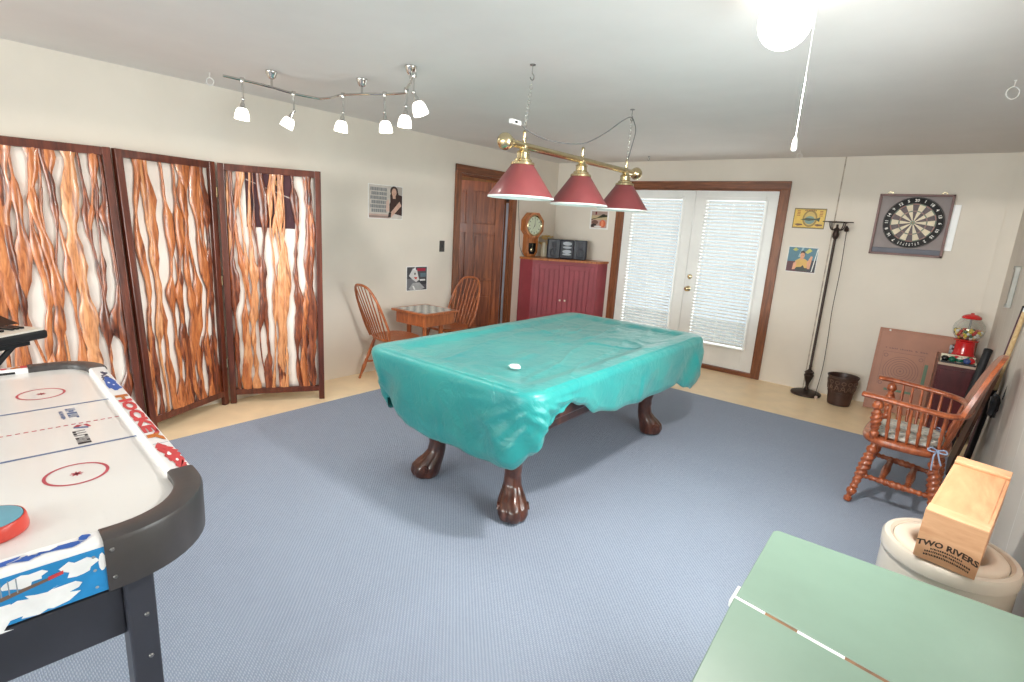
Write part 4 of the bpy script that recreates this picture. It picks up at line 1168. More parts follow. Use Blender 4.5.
# thin wire down the wall beside the clock
tag(MB().tube(bez([(.006, -.845, 2.3), (.006, -.84, 1.8), (.006, -.80, 1.52), (.006, -.765, 1.27), (.012, -.70, 1.16), (.02, -.66, 1.133)], 6), .0035, 6).build('wall_cable', bpy.data.materials['grey_cord']),
    'thin grey cable running down the wall between the open door and the clock', 'cable')
# stereo
so = FP(FW / 2 + .015, -.235, 1.1285)
sz = thing('stereo', 'black compact stereo with silver centre panel on top of the corner cabinet', 'stereo', so, atan2(fd.y, fd.x))
sz.scale = (1.06, 1, 1.2)
M['stereo'] = paint('charcoal_stereo', (36, 36, 48), .35, .06, 10, .03)
for s in (-1, 1):
    m = MB()
    ring = []
    m.prism([(s * .085, -.10), (s * .23, -.085), (s * .245, -.06), (s * .245, .09), (s * .085, .09)][::s], 0, .205)
    sp = m.build('speaker_box', M['stereo'], sz, smooth=0, bevel=.008)
    for z, r in ((.065, .045), (.15, .03)):
        MB().lathe([(0, 0), (r * .3, .004), (r * .9, .002), (r, .006), (r * 1.08, .003), (r * 1.08, -.002)], 20, (s * .16, -.0965, z), Matrix.Rotation(pi / 2, 3, 'X') @ Matrix.Rotation(s * -.1, 3, 'Y')).build('speaker_cone', M['stereo'], sp)
m = MB().bx(-.084, .084, -.105, .09, 0, .205); m.build('centre_unit', M['stereo'], sz, smooth=0, bevel=.012)
m = MB()
for z, h_ in ((.165, .02), (.125, .012), (.08, .02), (.05, .01)): m.prism([(.055 * cos(a), z + h_ * sin(a)) for a in [2 * pi * k / 20 for k in range(20)]], .105, .112, Matrix(((1, 0, 0), (0, 0, -1), (0, 1, 0))))
m.build('control_panel', metal('silver_controls', (150, 152, 158), .3), sz, smooth=0)
# pale yellow ornament
yo = MB()
rnd = random.Random(2)
for k in range(14):
    a = rnd.random() * 6.28; r = .012 + .05 * rnd.random(); c_ = Vector((r * cos(a), r * sin(a), .10 + .10 * rnd.random()))
    for j in range(6):
        b_ = j * pi / 3 + a; d = Vector((cos(b_), sin(b_), .5)).normalized(); n_ = Vector((-sin(b_), cos(b_), 0))
        yo.poly([c_, c_ + d * .022 + n_ * .014, c_ + d * .046, c_ + d * .022 - n_ * .014])
fl_ = thing('yellow_flowers', 'small bunch of pale yellow flowers behind the stereo, beside the clock', 'flowers', (.105, -.345, 1.129))
fl_.scale = (1.35, 1.35, 1.45)
yo.build('blossoms', paint('pale_yellow_petal', (232, 204, 132), .6, .06, 20, 0), fl_, smooth=0, fix=False)
MB().lathe([(0, 0), (.035, 0), (.045, .05), (.03, .10), (.034, .13), (.03, .13), (.026, .1), (.03, .03), (0, .02)], 20).build('vase', paint('cream_vase', (220, 208, 180), .3), fl_)

# ================================================================== dartboard on the back wall
db = thing('dartboard', 'framed dartboard with cream and dark wedges on the back wall', 'dartboard', (3.985, -.001, 1.745))
M['dbframe'] = paint('faded_plum_wood', (124, 92, 88), .5, .06, 10, .1)
hx, hz = .278, .277
MB().bx(-hx, hx, -.022, -.0, -hz, hz).build('backboard', paint('grey_mauve_board', (150, 138, 136), .6, .04, 8, .1), db, smooth=0)
m = MB(); fw = .02
m.bx(-hx, -hx + fw, -.05, -.018, -hz, hz).bx(hx - fw, hx, -.05, -.018, -hz, hz).bx(-hx, hx, -.05, -.018, hz - fw, hz).bx(-hx, hx, -.05, -.018, -hz, -hz + fw)
m.build('frame', M['dbframe'], db, smooth=0, bevel=.003)
MB().bx(-hx + fw, hx - fw, -.034, -.02, -hz + fw, -hz + .065).build('dart_ledge', paint('slate_ledge', (92, 92, 104), .5), db, smooth=0, bevel=.002)
m = MB()
for s in (-1, 1):
    m.tube([(s * .2 + .018 * cos(a), -.012, hz + .018 * sin(a) + .002) for a in [pi * k / 10 for k in range(11)]], .003, 6)
m.build('hanger', M['brass'], db)
BO = Vector((.014, 0, .023)); BR_ = .2265
DM = [flat((26, 24, 26)), flat((216, 200, 170)), flat((58, 22, 22)), flat((150, 84, 66)), flat((96, 116, 84)), flat((236, 232, 226))]
disc = MB().lathe([(0, 0), (BR_, 0), (BR_, .036), (BR_ - .006, .04), (0, .04)], 60, BO + Vector((0, -.02, 0)), Matrix.Rotation(pi / 2, 3, 'X')).build('dartboard_disc', DM[0], db, smooth=40)
m = MB()
def D(r, a, e=0): return BO + Vector((r * sin(a), -.0605 - e, r * cos(a)))
for k in range(20):
    a0 = (k - .5) * 2 * pi / 20
    segs = [a0 + 2 * pi / 20 * j / 4 for j in range(5)]
    dk = k % 2 == 0
    for r0, r1, ci in ((.016, .099, 2 if dk else 1), (.099, .107, 3 if dk else 4), (.107, .162, 2 if dk else 1), (.162, .170, 3 if dk else 4)):
        # the single wedges read dark on one side of the wire, cream on the other
        m.mi = ci
        for j in range(4): m.poly([D(r0, segs[j]), D(r1, segs[j]), D(r1, segs[j + 1]), D(r0, segs[j + 1])])
m.mi = 4
for k in range(20): m.poly([D(.006, k * pi / 10), D(.016, k * pi / 10), D(.016, (k + 1) * pi / 10), D(.006, (k + 1) * pi / 10)])
m.mi = 3; m.poly([D(.006, k * pi / 10) for k in range(20)])
m.mi = 5
for k, s in enumerate('20 1 18 4 13 6 10 15 2 17 3 19 7 16 8 11 14 9 12 5'.split()):
    if k in (9, 10, 11): continue
    a = k * 2 * pi / 20
    def fn_(v, a=a): return D(.197 + v.y, a + v.x / .197, .001)
    add_text(m, s, .034, fn_, .001)
rnd = random.Random(4)
for k in range(8):                       # bold white maker's lettering along the bottom, too small to read
    a = pi + (3.5 - k) * .112
    r0, r1 = .183, .209
    m.poly([D(r0, a - .014, .001), D(r1, a - .014, .001), D(r1, a - .004, .001), D(r0, a - .004, .001)])
    if k % 3 != 2: m.poly([D(r0, a + .012, .001), D(r1, a + .012, .001), D(r1, a + .022, .001), D(r0, a + .022, .001)])
    rr = r0 if k % 2 else r1 - .008
    m.poly([D(rr, a - .014, .0012), D(rr + .008, a - .014, .0012), D(rr + .008, a + .022, .0012), D(rr, a + .022, .0012)])
m.build('scoring_face', DM, disc, smooth=0, fix=False)
m = MB()
for r in (.099, .107, .162, .170, .222): m.tube([D(r, 2 * pi * k / 48, .001) for k in range(48)], .0012, 5, closed=True)
m.build('wires', M['steel'], disc)
tag(MB().bx(4.258, 4.318, -.012, -.001, 1.535, 1.938).build('score_panel', paint('bright_white_board', (252, 252, 252), .4, .004, 3, 0), None, smooth=0, bevel=.003),
    'narrow bright white panel on the back wall at the right edge of the dartboard', 'board')

# ================================================================== floor lamp and basket
fl = thing('floor_lamp', 'tall dark bronze floor lamp without a shade, by the back wall', 'lamp', (3.425, -.175, 0))
M['bronze'] = metal('dark_bronze', (62, 48, 42), .42)
M['bronze'].node_tree.nodes['Principled BSDF'].inputs['Metallic'].default_value = .6
MB().lathe([(0, 0), (.138, 0), (.142, .012), (.138, .022), (.11, .034), (.06, .044), (.022, .052), (0, .053)], 36).build('base', M['bronze'], fl)
MB().lathe([(.018, .05), (.022, .06), (.014, .085), (.018, .12), (.036, .17), (.046, .205), (.036, .22), (.046, .235), (.030, .25), (.014, .265), (.013, .29), (.016, .3), (.0125, .31), (.0125, 1.58), (.018, 1.585), (.026, 1.60), (.030, 1.63), (.022, 1.66), (.03, 1.675), (.012, 1.69), (.010, 1.72), (0, 1.722)], 20).build('pole', M['bronze'], fl)
m = MB()
for k in range(4):
    a = pi / 4 + k * pi / 2
    m.tube(bez([(.02 * cos(a), .02 * sin(a), 1.665), (.055 * cos(a), .055 * sin(a), 1.672), (.075 * cos(a), .075 * sin(a), 1.70), (.085 * cos(a), .085 * sin(a), 1.742)], 5), .0055, 7)
m.tube([(.085 * cos(a), .085 * sin(a), 1.742) for a in [2 * pi * k / 30 for k in range(30)]], .005, 7, closed=True)
for s in (0, 1):
    m.tube([(-.13 if s == 0 else 0, 0 if s == 0 else -.12, 1.744), (.13 if s == 0 else 0, 0 if s == 0 else .12, 1.744)], .005, 7)
m.build('shade_holder', M['bronze'], fl)
MB().lathe([(.02, 0), (.02, .02), (.012, .04), (.008, .05)], 12, (.085, -.02, 1.665), Matrix.Rotation(.6, 3, 'X')).build('socket', M['bronze'], fl)
MB().tube(bez([(.088, -.03, 1.66), (.098, -.02, 1.3), (.092, .0, .9), (.105, -.01, .6), (.112, -.03, .3), (.10, -.07, .06), (.11, -.09, .012)], 8), .0035, 7).build('cord', M['bronze'], fl)
MB().bx(.10, .125, -.12, -.08, .003, .025).build('plug', paint('pale_plug', (196, 170, 160), .5), fl, smooth=0, bevel=.004)
wb = thing('waste_basket', 'dark brown patterned waste basket on the tan floor beside the floor lamp', 'basket', (3.735, -.29, 0))
M['basket'] = paint('dark_brown_basket', (64, 42, 36), .4, .1, 18, .1)
m = MB()
m.lathe([(0, 0), (.088, 0), (.096, .004), (.108, .13), (.112, .135), (.126, .27), (.132, .276), (.133, .29), (.127, .292), (.12, .27), (.10, .02), (0, .012)], 40)
m.build('body', M['basket'], wb)
m = MB()
for k in range(14):
    a = 2 * pi * k / 14
    def bw(u, z): 
        r = .1125 + (z - .135) / .135 * .0145 + .0025
        return Vector((r * cos(a + u / r), r * sin(a + u / r), z))
    for w0, zc in ((.018, .235), (.014, .185)):
        m.tube([bw(w0 * cos(q), zc + w0 * .9 * sin(q)) for q in [2 * pi * j / 12 for j in range(12)]], .0032, 5, closed=True)
    m.tube([bw(-.022, .155), bw(0, .21), bw(.022, .155)], .003, 5)
m.build('pattern_band', paint('worn_bronze_pattern', (112, 88, 76), .4, .2, 30, 0), wb)
m = MB(); m.tube([(.131 * cos(a), .131 * sin(a), .288) for a in [2 * pi * k / 40 for k in range(40)]], .006, 8, closed=True); m.build('rim', M['basket'], wb); m = MB(); m.tube([(.1105 * cos(a), .1105 * sin(a), .133) for a in [2 * pi * k / 40 for k in range(40)]], .004, 8, closed=True)
m.build('middle_band', M['basket'], wb)

# ================================================================== game board leaning on the back wall
gb = thing('game_board', 'large reddish-brown wooden board printed with rings, leaning on the back wall', 'game board', (3.94, -.172, .002))
BWd, BHt = .70, .785
lean = math.asin(.150 / BHt)
RLm = Matrix.Rotation(-lean, 3, 'X')
gb.rotation_euler = (-lean, 0, 0)
M['boardwood'] = paint('reddish_hardboard', (160, 100, 70), .45, .05, 5, .08)
MB().bx(0, BWd, 0, .016, 0, BHt).build('panel', M['boardwood'], gb, smooth=0, bevel=.002)
m = MB().bx(-.012, BWd + .012, -.006, .02, BHt - .014, BHt + .006).bx(-.012, .006, -.006, .02, 0, BHt - .014).bx(BWd - .006, BWd + .012, -.006, .02, 0, BHt - .014)
m.build('edge_strip', M['boardwood'], gb, smooth=0, bevel=.002)
m = MB(); m.mi = 0
pf = lambda x, y, z: Vector((x, -.0008, y))
cx, cy = .215, .40
for r in (.028, .05, .072, .094, .116, .135): annulus(m, cx, cy, r - .0022, r + .0022, 0, 40, pf)
m.poly([pf(cx + .008 * cos(a), cy + .008 * sin(a), 0) for a in [k * pi / 6 for k in range(12)]])
for s in (-1, 1):
    m.poly([pf(cx + s * .16 - .001, cy - .15, 0), pf(cx + s * .16 + .001, cy - .15, 0), pf(cx + s * .16 + .001, cy + .17, 0), pf(cx + s * .16 - .001, cy + .17, 0)])
m.poly([pf(cx - .16, cy + .17, 0), pf(cx + .16, cy + .17, 0), pf(cx + .16, cy + .173, 0), pf(cx - .16, cy + .173, 0)])
rnd = random.Random(8)
x = cx - .15
while x < cx + .16:                                                 # one faint line of lettering, unreadable
    w_ = .006 + .012 * rnd.random()
    m.poly([pf(x, cy + .20, 0), pf(x + w_, cy + .20, 0), pf(x + w_, cy + .203 + .012 * rnd.random(), 0), pf(x, cy + .214, 0)]); x += w_ + .004 + (.016 if rnd.random() < .2 else 0)
for sx, sy in ((-1, -1), (-1, 1), (1, 1), (1, -1)):
    annulus(m, cx + sx * .135, cy + sy * .135, .012, .018, 0, 14, pf)
m.mi = 1
m.poly([pf(.385, .30, 0), pf(.412, .30, 0), pf(.412, .50, 0), pf(.385, .50, 0)]); m.poly([pf(.12, .20, 0), pf(.34, .20, 0), pf(.34, .222, 0), pf(.12, .222, 0)])
m.build('printed_rings', [flat((116, 68, 52)), flat((78, 104, 72))], gb, smooth=0, fix=False)
MB().lathe([(0, 0), (.009, 0), (.007, .004), (0, .005)], 12, (.07, -.006, BHt - .012), Matrix.Rotation(pi / 2, 3, 'X')).build('white_tack', flat((236, 232, 228)), gb)

# ================================================================== maroon cabinet in the corner with tray, balls, gumball machine
rc = thing('corner_stand', 'dark maroon wooden cabinet in the back right corner, behind the armchair', 'cabinet', (4.405, -.655, 0))
RWd, RDp, RHt = .24, .455, .64
M['maroon2'] = wood('dark_maroon_wood', (62, 20, 24), (102, 40, 44), (8, 8, 2), .35)
M['maroon3'] = wood('brown_side_wood', (86, 44, 32), (138, 80, 58), (8, 8, 2), .4)
MB().bx(.0, RWd, .0, RDp, .04, RHt - .02).bx(.01, RWd - .01, .02, RDp, 0, .04).build('body', M['maroon2'], rc, smooth=0, bevel=.003)
MB().bx(-.016, -.0005, .0, RDp, 0.001, RHt + .01).build('side_board', M['maroon3'], rc, smooth=0, bevel=.002)
MB().bx(-.005, RWd + .005, -.012, RDp, RHt - .02, RHt).build('top', paint('pale_worn_top', (186, 160, 140), .5), rc, smooth=0, bevel=.003)
MB().bx(.015, RWd - .015, -.012, -.0005, .06, RHt - .05).build('door', M['maroon2'], rc, smooth=0, bevel=.003)
ty = thing('ball_tray', 'white tray holding pool balls on top of the maroon cabinet', 'tray', (4.405 + RWd / 2, -.655 + .10, RHt + .0005))
m = MB(); tw, td = .112, .098
m.bx(-tw, tw, -td, td, 0, .004).bx(-tw, -tw + .004, -td, td, .004, .03).bx(tw - .004, tw, -td, td, .004, .03).bx(-tw, tw, td - .004, td, .004, .045)
m.build('tray_body', paint('cream_tray', (236, 230, 206), .5), ty, smooth=0)
MB().bx(-tw, tw, -td - .006, -td, 0, .014).build('front_lip', M['black'], ty, smooth=0)
BALLS = [((26, 26, 28), 'solid black', 0), ((24, 92, 70), 'solid green, second from the left', 0), ((232, 226, 210), 'white with a green stripe', (24, 92, 70)), ((60, 76, 128), 'solid blue', 0), ((196, 40, 48), 'solid red at the right front', 0),
         ((232, 226, 210), 'white with an orange stripe', (212, 106, 50)), ((208, 46, 60), 'solid red in the back row', 0), ((22, 110, 70), 'solid green at the right back', 0), ((232, 226, 210), 'white with a red stripe', (190, 40, 46))]
spots = [(-.088, -.066), (-.04, -.066), (.007, -.066), (.053, -.066), (.082, -.026), (-.064, -.016), (-.012, -.014), (.074, .03), (.032, -.018)]
br = .0255
for (c_, nm, stripe), (x, y) in zip(BALLS, spots):
    m = MB(); rings = 12
    m.ball((0, 0, br), br, 20, 12)
    mats = [paint('ball_%02x%02x%02x' % c_, c_, .1, .01, 5, 0)] if 'ball_%02x%02x%02x' % c_ not in bpy.data.materials else [bpy.data.materials['ball_%02x%02x%02x' % c_]]
    if stripe:
        mats.append(paint('stripe_%02x%02x%02x' % stripe, stripe, .1, .01, 5, 0))
        for f in m.bm.faces:
            if abs(f.calc_center_median().z - br) < br * .55: f.material_index = 1
    o = m.build('pool_ball', mats, None, smooth=80, loc=(4.405 + RWd / 2 + x, -.555 + y, RHt + .005))
    o.rotation_euler = (0, 0, 0)
    tag(o, 'pool ball, %s, in the white tray by the gumball machine' % nm, 'ball', 'pool balls in the white tray')
gm = thing('gumball_machine', 'red gumball machine with glass globe on the maroon cabinet', 'gumball machine', (4.405 + RWd * .64, -.275, RHt + .0005))
gm.scale = (1.04, 1.04, 1.1)
M['gumred'] = paint('glossy_red_enamel', (202, 34, 36), .18, .03, 10, 0, coat=.5)
MB().lathe([(0, 0), (.092, 0), (.094, .008), (.086, .018), (.075, .03), (.07, .05), (.064, .12), (.066, .135), (.082, .142), (.084, .15), (.06, .154), (0, .154)], 36).build('base', M['gumred'], gm)
MB().lathe([(.05, .15), (.075, .158), (.098, .19), (.106, .228), (.098, .268), (.07, .305), (.045, .318)], 36).build('globe', thin_glass('gumball_glass', (245, 248, 248), .05), gm, smooth=80)
MB().lathe([(.046, .312), (.064, .314), (.066, .322), (.058, .334), (.034, .346), (.012, .35), (.012, .358), (0, .36)], 30).build('lid', M['gumred'], gm)
MB().rod((0, 0, .15), (0, 0, .32), [(0, .007), (1, .007)], 10).build('center_rod', M['steel'], gm)
gbm = MB(); cols = [(240, 236, 226), (226, 196, 80), (196, 60, 56), (232, 140, 120), (90, 120, 90), (244, 220, 150)]
rnd = random.Random(12)
lay = [(.166, .05, 10), (.18, .068, 14), (.198, .078, 16), (.214, .085, 17), (.214, .06, 11), (.222, .03, 6), (.198, .045, 9)]
for z, r, n in lay:
    for k in range(n):
        a = 2 * pi * (k + rnd.random() * .3) / n; gbm.mi = rnd.randrange(len(cols))
        gbm.ball((r * cos(a), r * sin(a), z + .004 * rnd.random()), .0125, 10, 6)
go = gbm.build('gumball_fill', [flat(c_, .2) for c_ in cols], gm, smooth=80); go['kind'] = 'stuff'
m = MB().lathe([(0, 0), (.022, 0), (.022, .008), (.016, .012), (0, .012)], 20, (-.066, 0, .075), Matrix.Rotation(-pi / 2, 3, 'Y')); m.bx(-.092, -.066, -.022, .022, .02, .055); m.bx(-.094, -.076, -.004, .004, .06, .09)
m.build('coin_mechanism', metal('grey_coin_plate', (128, 130, 132), .35), gm, smooth=40)

# ================================================================== captain's armchair
ac = thing('armchair', 'wooden captain\'s armchair with rope-twist legs and a patterned cushion by the right wall', 'chair', (4.575, -2.335, .013), pi - .06)
M['acw'] = wood('reddish_oak', (116, 52, 26), (190, 104, 60), (34, 34, 5), .3, .15, .4)
# local: +x forward, +y toward the viewer's side, z up
SZ = .425
def seat_ring(k, z, y_k=1):
    out = []
    for i in range(40):
        a = 2 * pi * i / 40; c_, s_ = cos(a), sin(a)
        x = .215 * (abs(c_) ** .6) * (1 if c_ >= 0 else -1) + .275; y = .262 * (abs(s_) ** .65) * (1 if s_ >= 0 else -1)
        y *= .90 + .10 * (x / .48)
        out.append(Vector((.275 + (x - .275) * k, y * k, z)))
    return out
MB().loft([seat_ring(.90, SZ - .048), seat_ring(.985, SZ - .036), seat_ring(1.0, SZ - .02), seat_ring(.99, SZ - .006), seat_ring(.95, SZ), seat_ring(.6, SZ - .006), seat_ring(.02, SZ - .008)]).build('seat', M['acw'], ac, smooth=50)
def twist(n_, ph=0, amp=.16):
    return lambda a, z: 1 + amp * cos(a * 2 + z * n_ + ph)
def turned_leg(a, b_):
    a, b_ = Vector(a), Vector(b_); d = b_ - a; L = d.length; Mx = d.to_track_quat('Z', 'Y').to_matrix()
    keys = [(0, .019), (.03, .022), (.055, .024), (.075, .014), (.10, .016), (.15, .027), (.19, .027), (.22, .016), (.24, .024), (.27, .018), (.32, .021), (.55, .029), (.74, .028), (.80, .022), (.83, .030), (.87, .030), (.9, .02), (1, .02)]
    prof = []
    n = 70
    for k in range(n + 1):
        t = k / n; prof.append((interp(keys, t), t * L))
    tw = lambda an, z: 1 + (.15 * cos(an * 2 - z * 190) if .30 < z / L < .80 else 0)
    return MB().lathe(prof, 18, a, Mx, tw)
LEG = {}
for sy in (1, -1):
    for fr_ in (1, 0):
        a = ((.475, sy * .262, 0) if fr_ else (.065, sy * .235, 0)); b_ = ((.40, sy * .185, SZ - .03) if fr_ else (.125, sy * .165, SZ - .03))
        turned_leg(a, b_).build('leg', M['acw'], ac, smooth=60); LEG[sy, fr_] = (Vector(a), Vector(b_))
def turned_stretcher(p, q):
    p, q = Vector(p), Vector(q); d = q - p; L = d.length; Mx = d.to_track_quat('Z', 'Y').to_matrix()
    keys = [(0, .009), (.06, .011), (.1, .017), (.13, .011), (.16, .018), (.2, .013), (.25, .016), (.5, .021), (.75, .016), (.8, .013), (.84, .018), (.87, .011), (.9, .017), (.94, .011), (1, .009)]
    prof = [(interp(keys, k / 60), k / 60 * L) for k in range(61)]
    return MB().lathe(prof, 16, p, Mx, lambda an, z: 1 + (.13 * cos(an * 2 - z * 210) if .22 < z / L < .78 else 0))
mid = []
for sy in (1, -1):
    p = LEG[sy, 1][0].lerp(LEG[sy, 1][1], .44); q = LEG[sy, 0][0].lerp(LEG[sy, 0][1], .40)
    turned_stretcher(p, q).build('side_stretcher', M['acw'], ac, smooth=60); mid.append((p, q))
for f in (.30, .66): turned_stretcher(mid[0][0].lerp(mid[0][1], f), mid[1][0].lerp(mid[1][1], f)).build('cross_stretcher', M['acw'], ac, smooth=60)
# arm bow: flat steam-bent rail running round the back
AZ = .675
arm = bez([(.505, .275, AZ + .006), (.42, .285, AZ + .004), (.25, .284, AZ - .008), (.115, .262, AZ - .02), (.05, .18, AZ - .024), (.028, 0, AZ - .022), (.05, -.18, AZ - .024), (.115, -.262, AZ - .02), (.25, -.284, AZ - .008), (.42, -.285, AZ + .004), (.505, -.275, AZ + .006)], 7)
na = len(arm); rad = []
for k in range(na):
    t = k / (na - 1); e = min(t, 1 - t)
    rad.append(.026 + .012 * sm(.10, .02, e) - .012 * sm(.015, 0, e))
mb_ = MB(); rings = []
for k, p in enumerate(arm):
    tg = (arm[min(k + 1, na - 1)] - arm[max(k - 1, 0)]).normalized(); sd = Vector((0, 0, 1)).cross(tg).normalized()
    rings.append([p + sd * rad[k] * cos(a) + Vector((0, 0, 1)) * .0155 * sin(a) for a in [2 * pi * j / 12 for j in range(12)]])
mb_.loft(rings); mb_.build('arm_rail', M['acw'], ac, smooth=60)
# front arm posts and the spindles
for s in (1, -1):
    a = Vector((.415, s * .225, SZ - .005)); b_ = Vector((.425, s * .275, AZ - .012))
    d = b_ - a; L = d.length; Mx = d.to_track_quat('Z', 'Y').to_matrix()
    keys = [(0, .014), (.06, .022), (.14, .026), (.2, .016), (.25, .022), (.5, .029), (.7, .024), (.76, .016), (.84, .029), (.92, .026), (1, .014)]
    MB().lathe([(interp(keys, k / 40), k / 40 * L) for k in range(41)], 16, a, Mx, lambda an, z, L=L: 1 + (.12 * cos(an * 2 - z * 200) if .25 < z / L < .74 else 0)).build('arm_post', M['acw'], ac, smooth=60)
sprof = [(0, .0065), (.3, .010), (.36, .012), (.4, .009), (.7, .0085), (1, .006)]
for s in (1, -1):
    for k in range(6):
        f = k / 5
        a = Vector((.355 - .24 * f, s * (.222 - .035 * f), SZ - .004)); b_ = Vector((.365 - .25 * f, s * (.281 - .028 * f * f), AZ - .004 - .018 * f))
        MB().rod(a, b_, sprof, 10).build('spindle', M['acw'], ac, smooth=60)
for k in range(7):
    f = (k - 3) / 3
    a = Vector((.10 - .015 * (1 - f * f), f * .15, SZ - .004)); b_ = Vector((.03 + .025 * f * f, f * .18, AZ - .022))
    MB().rod(a, b_, sprof, 10).build('spindle', M['acw'], ac, smooth=60)
# tall shaped crest board above the bow
def crest_pt(y, h, d):
    t = y / .225
    x = .022 + .03 * t * t - h * .25
    return Vector((x + d, y, AZ - .02 + h))
cr = MB(); nu, nv = 24, 8
g_f, g_b = [], []
for i in range(nu + 1):
    t = -1 + 2 * i / nu; y = .225 * t
    topp = .305 * (max(0, 1 - abs(t) ** 2.8) ** .5) + .03
    g_f.append([cr.bm.verts.new(crest_pt(y, topp * j / nv, .011)) for j in range(nv + 1)])
    g_b.append([cr.bm.verts.new(crest_pt(y, topp * j / nv, -.011)) for j in range(nv + 1)])
for i in range(nu):
    for j in range(nv):
        cr._f([g_f[i][j], g_f[i + 1][j], g_f[i + 1][j + 1], g_f[i][j + 1]]); cr._f([g_b[i][j], g_b[i][j + 1], g_b[i + 1][j + 1], g_b[i + 1][j]])
    cr._f([g_f[i][nv], g_f[i + 1][nv], g_b[i + 1][nv], g_b[i][nv]]); cr._f([g_f[i][0], g_b[i][0], g_b[i + 1][0], g_f[i + 1][0]])
for i in (0, nu):
    for j in range(nv): cr._f([g_f[i][j], g_f[i][j + 1], g_b[i][j + 1], g_b[i][j]])
cr.build('crest_board', M['acw'], ac, smooth=50, bevel=.004)
# seat cushion
def cushion_mat():
    m, nt, b = newmat('blue_grey_print_cloth'); v = coords(nt)
    vo = nt.nodes.new('ShaderNodeTexVoronoi'); vo.inputs['Scale'].default_value = 42; nt.links.new(v, vo.inputs['Vector'])
    ad = nt.nodes.new('ShaderNodeMath'); ad.operation = 'MULTIPLY_ADD'; ad.inputs[1].default_value = .5
    nt.links.new(noise_tex(nt, v, 60, 3), ad.inputs[0]); nt.links.new(vo.outputs['Distance'], ad.inputs[2])
    nt.links.new(ramp(nt, ad.outputs[0], [(.3, (86, 96, 108)), (.5, (148, 152, 152)), (.75, (196, 192, 182))]), b.inputs['Base Color'])
    b.inputs['Roughness'].default_value = .9; add_bump(nt, b, noise_tex(nt, v, 150, 2), .3, .004)
    return m
M['cush'] = cushion_mat()
cq = thing('seat_cushion', 'blue-grey patterned cushion tied onto the seat of the wooden armchair', 'cushion', (4.575, -2.335, .013 + SZ - .002), pi - .06)
def cr_ring(k, z): return [Vector((.27 + (p.x - .275) * k, p.y * k, z + .004 * noise.noise(p * 14))) for p in seat_ring(1, 0)]
MB().loft([cr_ring(.55, .001), cr_ring(.76, .004), cr_ring(.80, .014), cr_ring(.77, .025), cr_ring(.66, .033), cr_ring(.35, .030), cr_ring(.02, .029)]).build('pad', M['cush'], cq, smooth=80)
tm = paint('pale_blue_tie', (150, 166, 192), .8, .05, 20, .1)
for s in (1, -1):
    m = MB(); c0 = Vector((.115, s * .212, .012))
    for q in (-1, 1):
        m.tube(bez([c0, c0 + Vector((.03 * q, s * .018, .016)), c0 + Vector((.042 * q, s * .024, .0)), c0 + Vector((.012 * q, s * .02, -.004)), c0], 5), .004, 6)
        m.tube(bez([c0, c0 + Vector((.012 * q, s * .03, -.03)), c0 + Vector((.018 * q - .01, s * .032, -.09 - .02 * q))], 6), .004, 6)
    m.build('tie', tm, cq)

# ================================================================== things leaning on the right wall
def cue(name, label, a, b_, prof, mats, cuts, group='cues leaning on the right wall'):
    a, b_ = Vector(a), Vector(b_)
    t = thing(name, label, 'cue', a, 0, group); d = b_ - a
    for (t0, t1, nm), mt in zip(cuts, mats):
        ts = [t0] + [p[0] for p in prof if t0 < p[0] < t1] + [t1]
        def rr(x):
            for (u, r), (v, s) in zip(prof, prof[1:]):
                if u <= x <= v: return r + (s - r) * (x - u) / (v - u)
            return prof[-1][1]
        L = t1 - t0
        MB().rod(d * t0, d * t1, [((x - t0) / L, rr(x)) for x in ts], 14).build(nm, mt, t, smooth=50)
    return t
M['maple'] = wood('pale_maple', (196, 160, 112), (226, 196, 150), (40, 40, 3), .3)
M['blackwrap'] = paint('black_wrap', (22, 22, 28), .5, .08, 40, .2)
cprof = [(0, .0155), (.02, .016), (.45, .0125), (.98, .0065), (1, .006)]
cue('pool_cue', 'pool cue with pale maple shaft and black wrapped butt leaning on the right wall', (4.684, -1.20, .010), (4.703, -1.935, 1.24), [(0, .017), (.45, .016), (.98, .012), (1, .011)], [M['blackwrap'], M['maple'], M['white']], [(0, .54, 'butt'), (.54, .985, 'shaft'), (.985, 1, 'ferrule')])
cue('pool_cue', 'slim dark purple-brown pole leaning just behind the pale maple cue', (4.688, -1.03, .010), (4.706, -1.80, 1.24), [(0, .014), (1, .009)], [wood('purple_brown_wood', (64, 36, 50), (112, 76, 86), (30, 30, 3), .4), M['blackwrap']], [(0, .97, 'shaft'), (.97, 1, 'tip')])
cz_ = thing('cue_case', 'black tube case leaning on the right wall behind the armchair back', 'case', (4.575, -.98, .014))
d = Vector((4.686, -.66, .80)) - Vector((4.575, -.98, .014))
MB().rod((0, 0, 0), d * .96, [(0, .026), (.02, .027), (1, .027)], 18).build('tube', M['blackwrap'], cz_, smooth=50)
MB().rod(d * .96, d, [(0, .029), (.9, .029), (1, .025)], 18).build('end_cap', M['black'], cz_, smooth=50)
lb = thing('leaning_board', 'dark brown plank leaning on the right wall behind the armchair', 'board', (4.575, -1.45, .008), 0)
A_ = Vector((0, 0, .002)); B_ = Vector((.10, -.27, .84)); d = (B_ - A_).normalized(); sd = Vector((0, 1, 0)); sd = (sd - d * sd.dot(d)).normalized(); nn_ = d.cross(sd)
m = MB(); rings = []
for t_ in (0, 1):
    c0 = A_.lerp(B_, t_)
    rings.append([c0 + sd * a * .13 + nn_ * b_ * .009 for a, b_ in ((-1, -1), (1, -1), (1, 1), (-1, 1))])
m.loft(rings); m.build('plank', wood('dark_brown_plank', (52, 32, 24), (92, 60, 44), (20, 20, 3), .5), lb, smooth=0)
m = MB()
rings = []
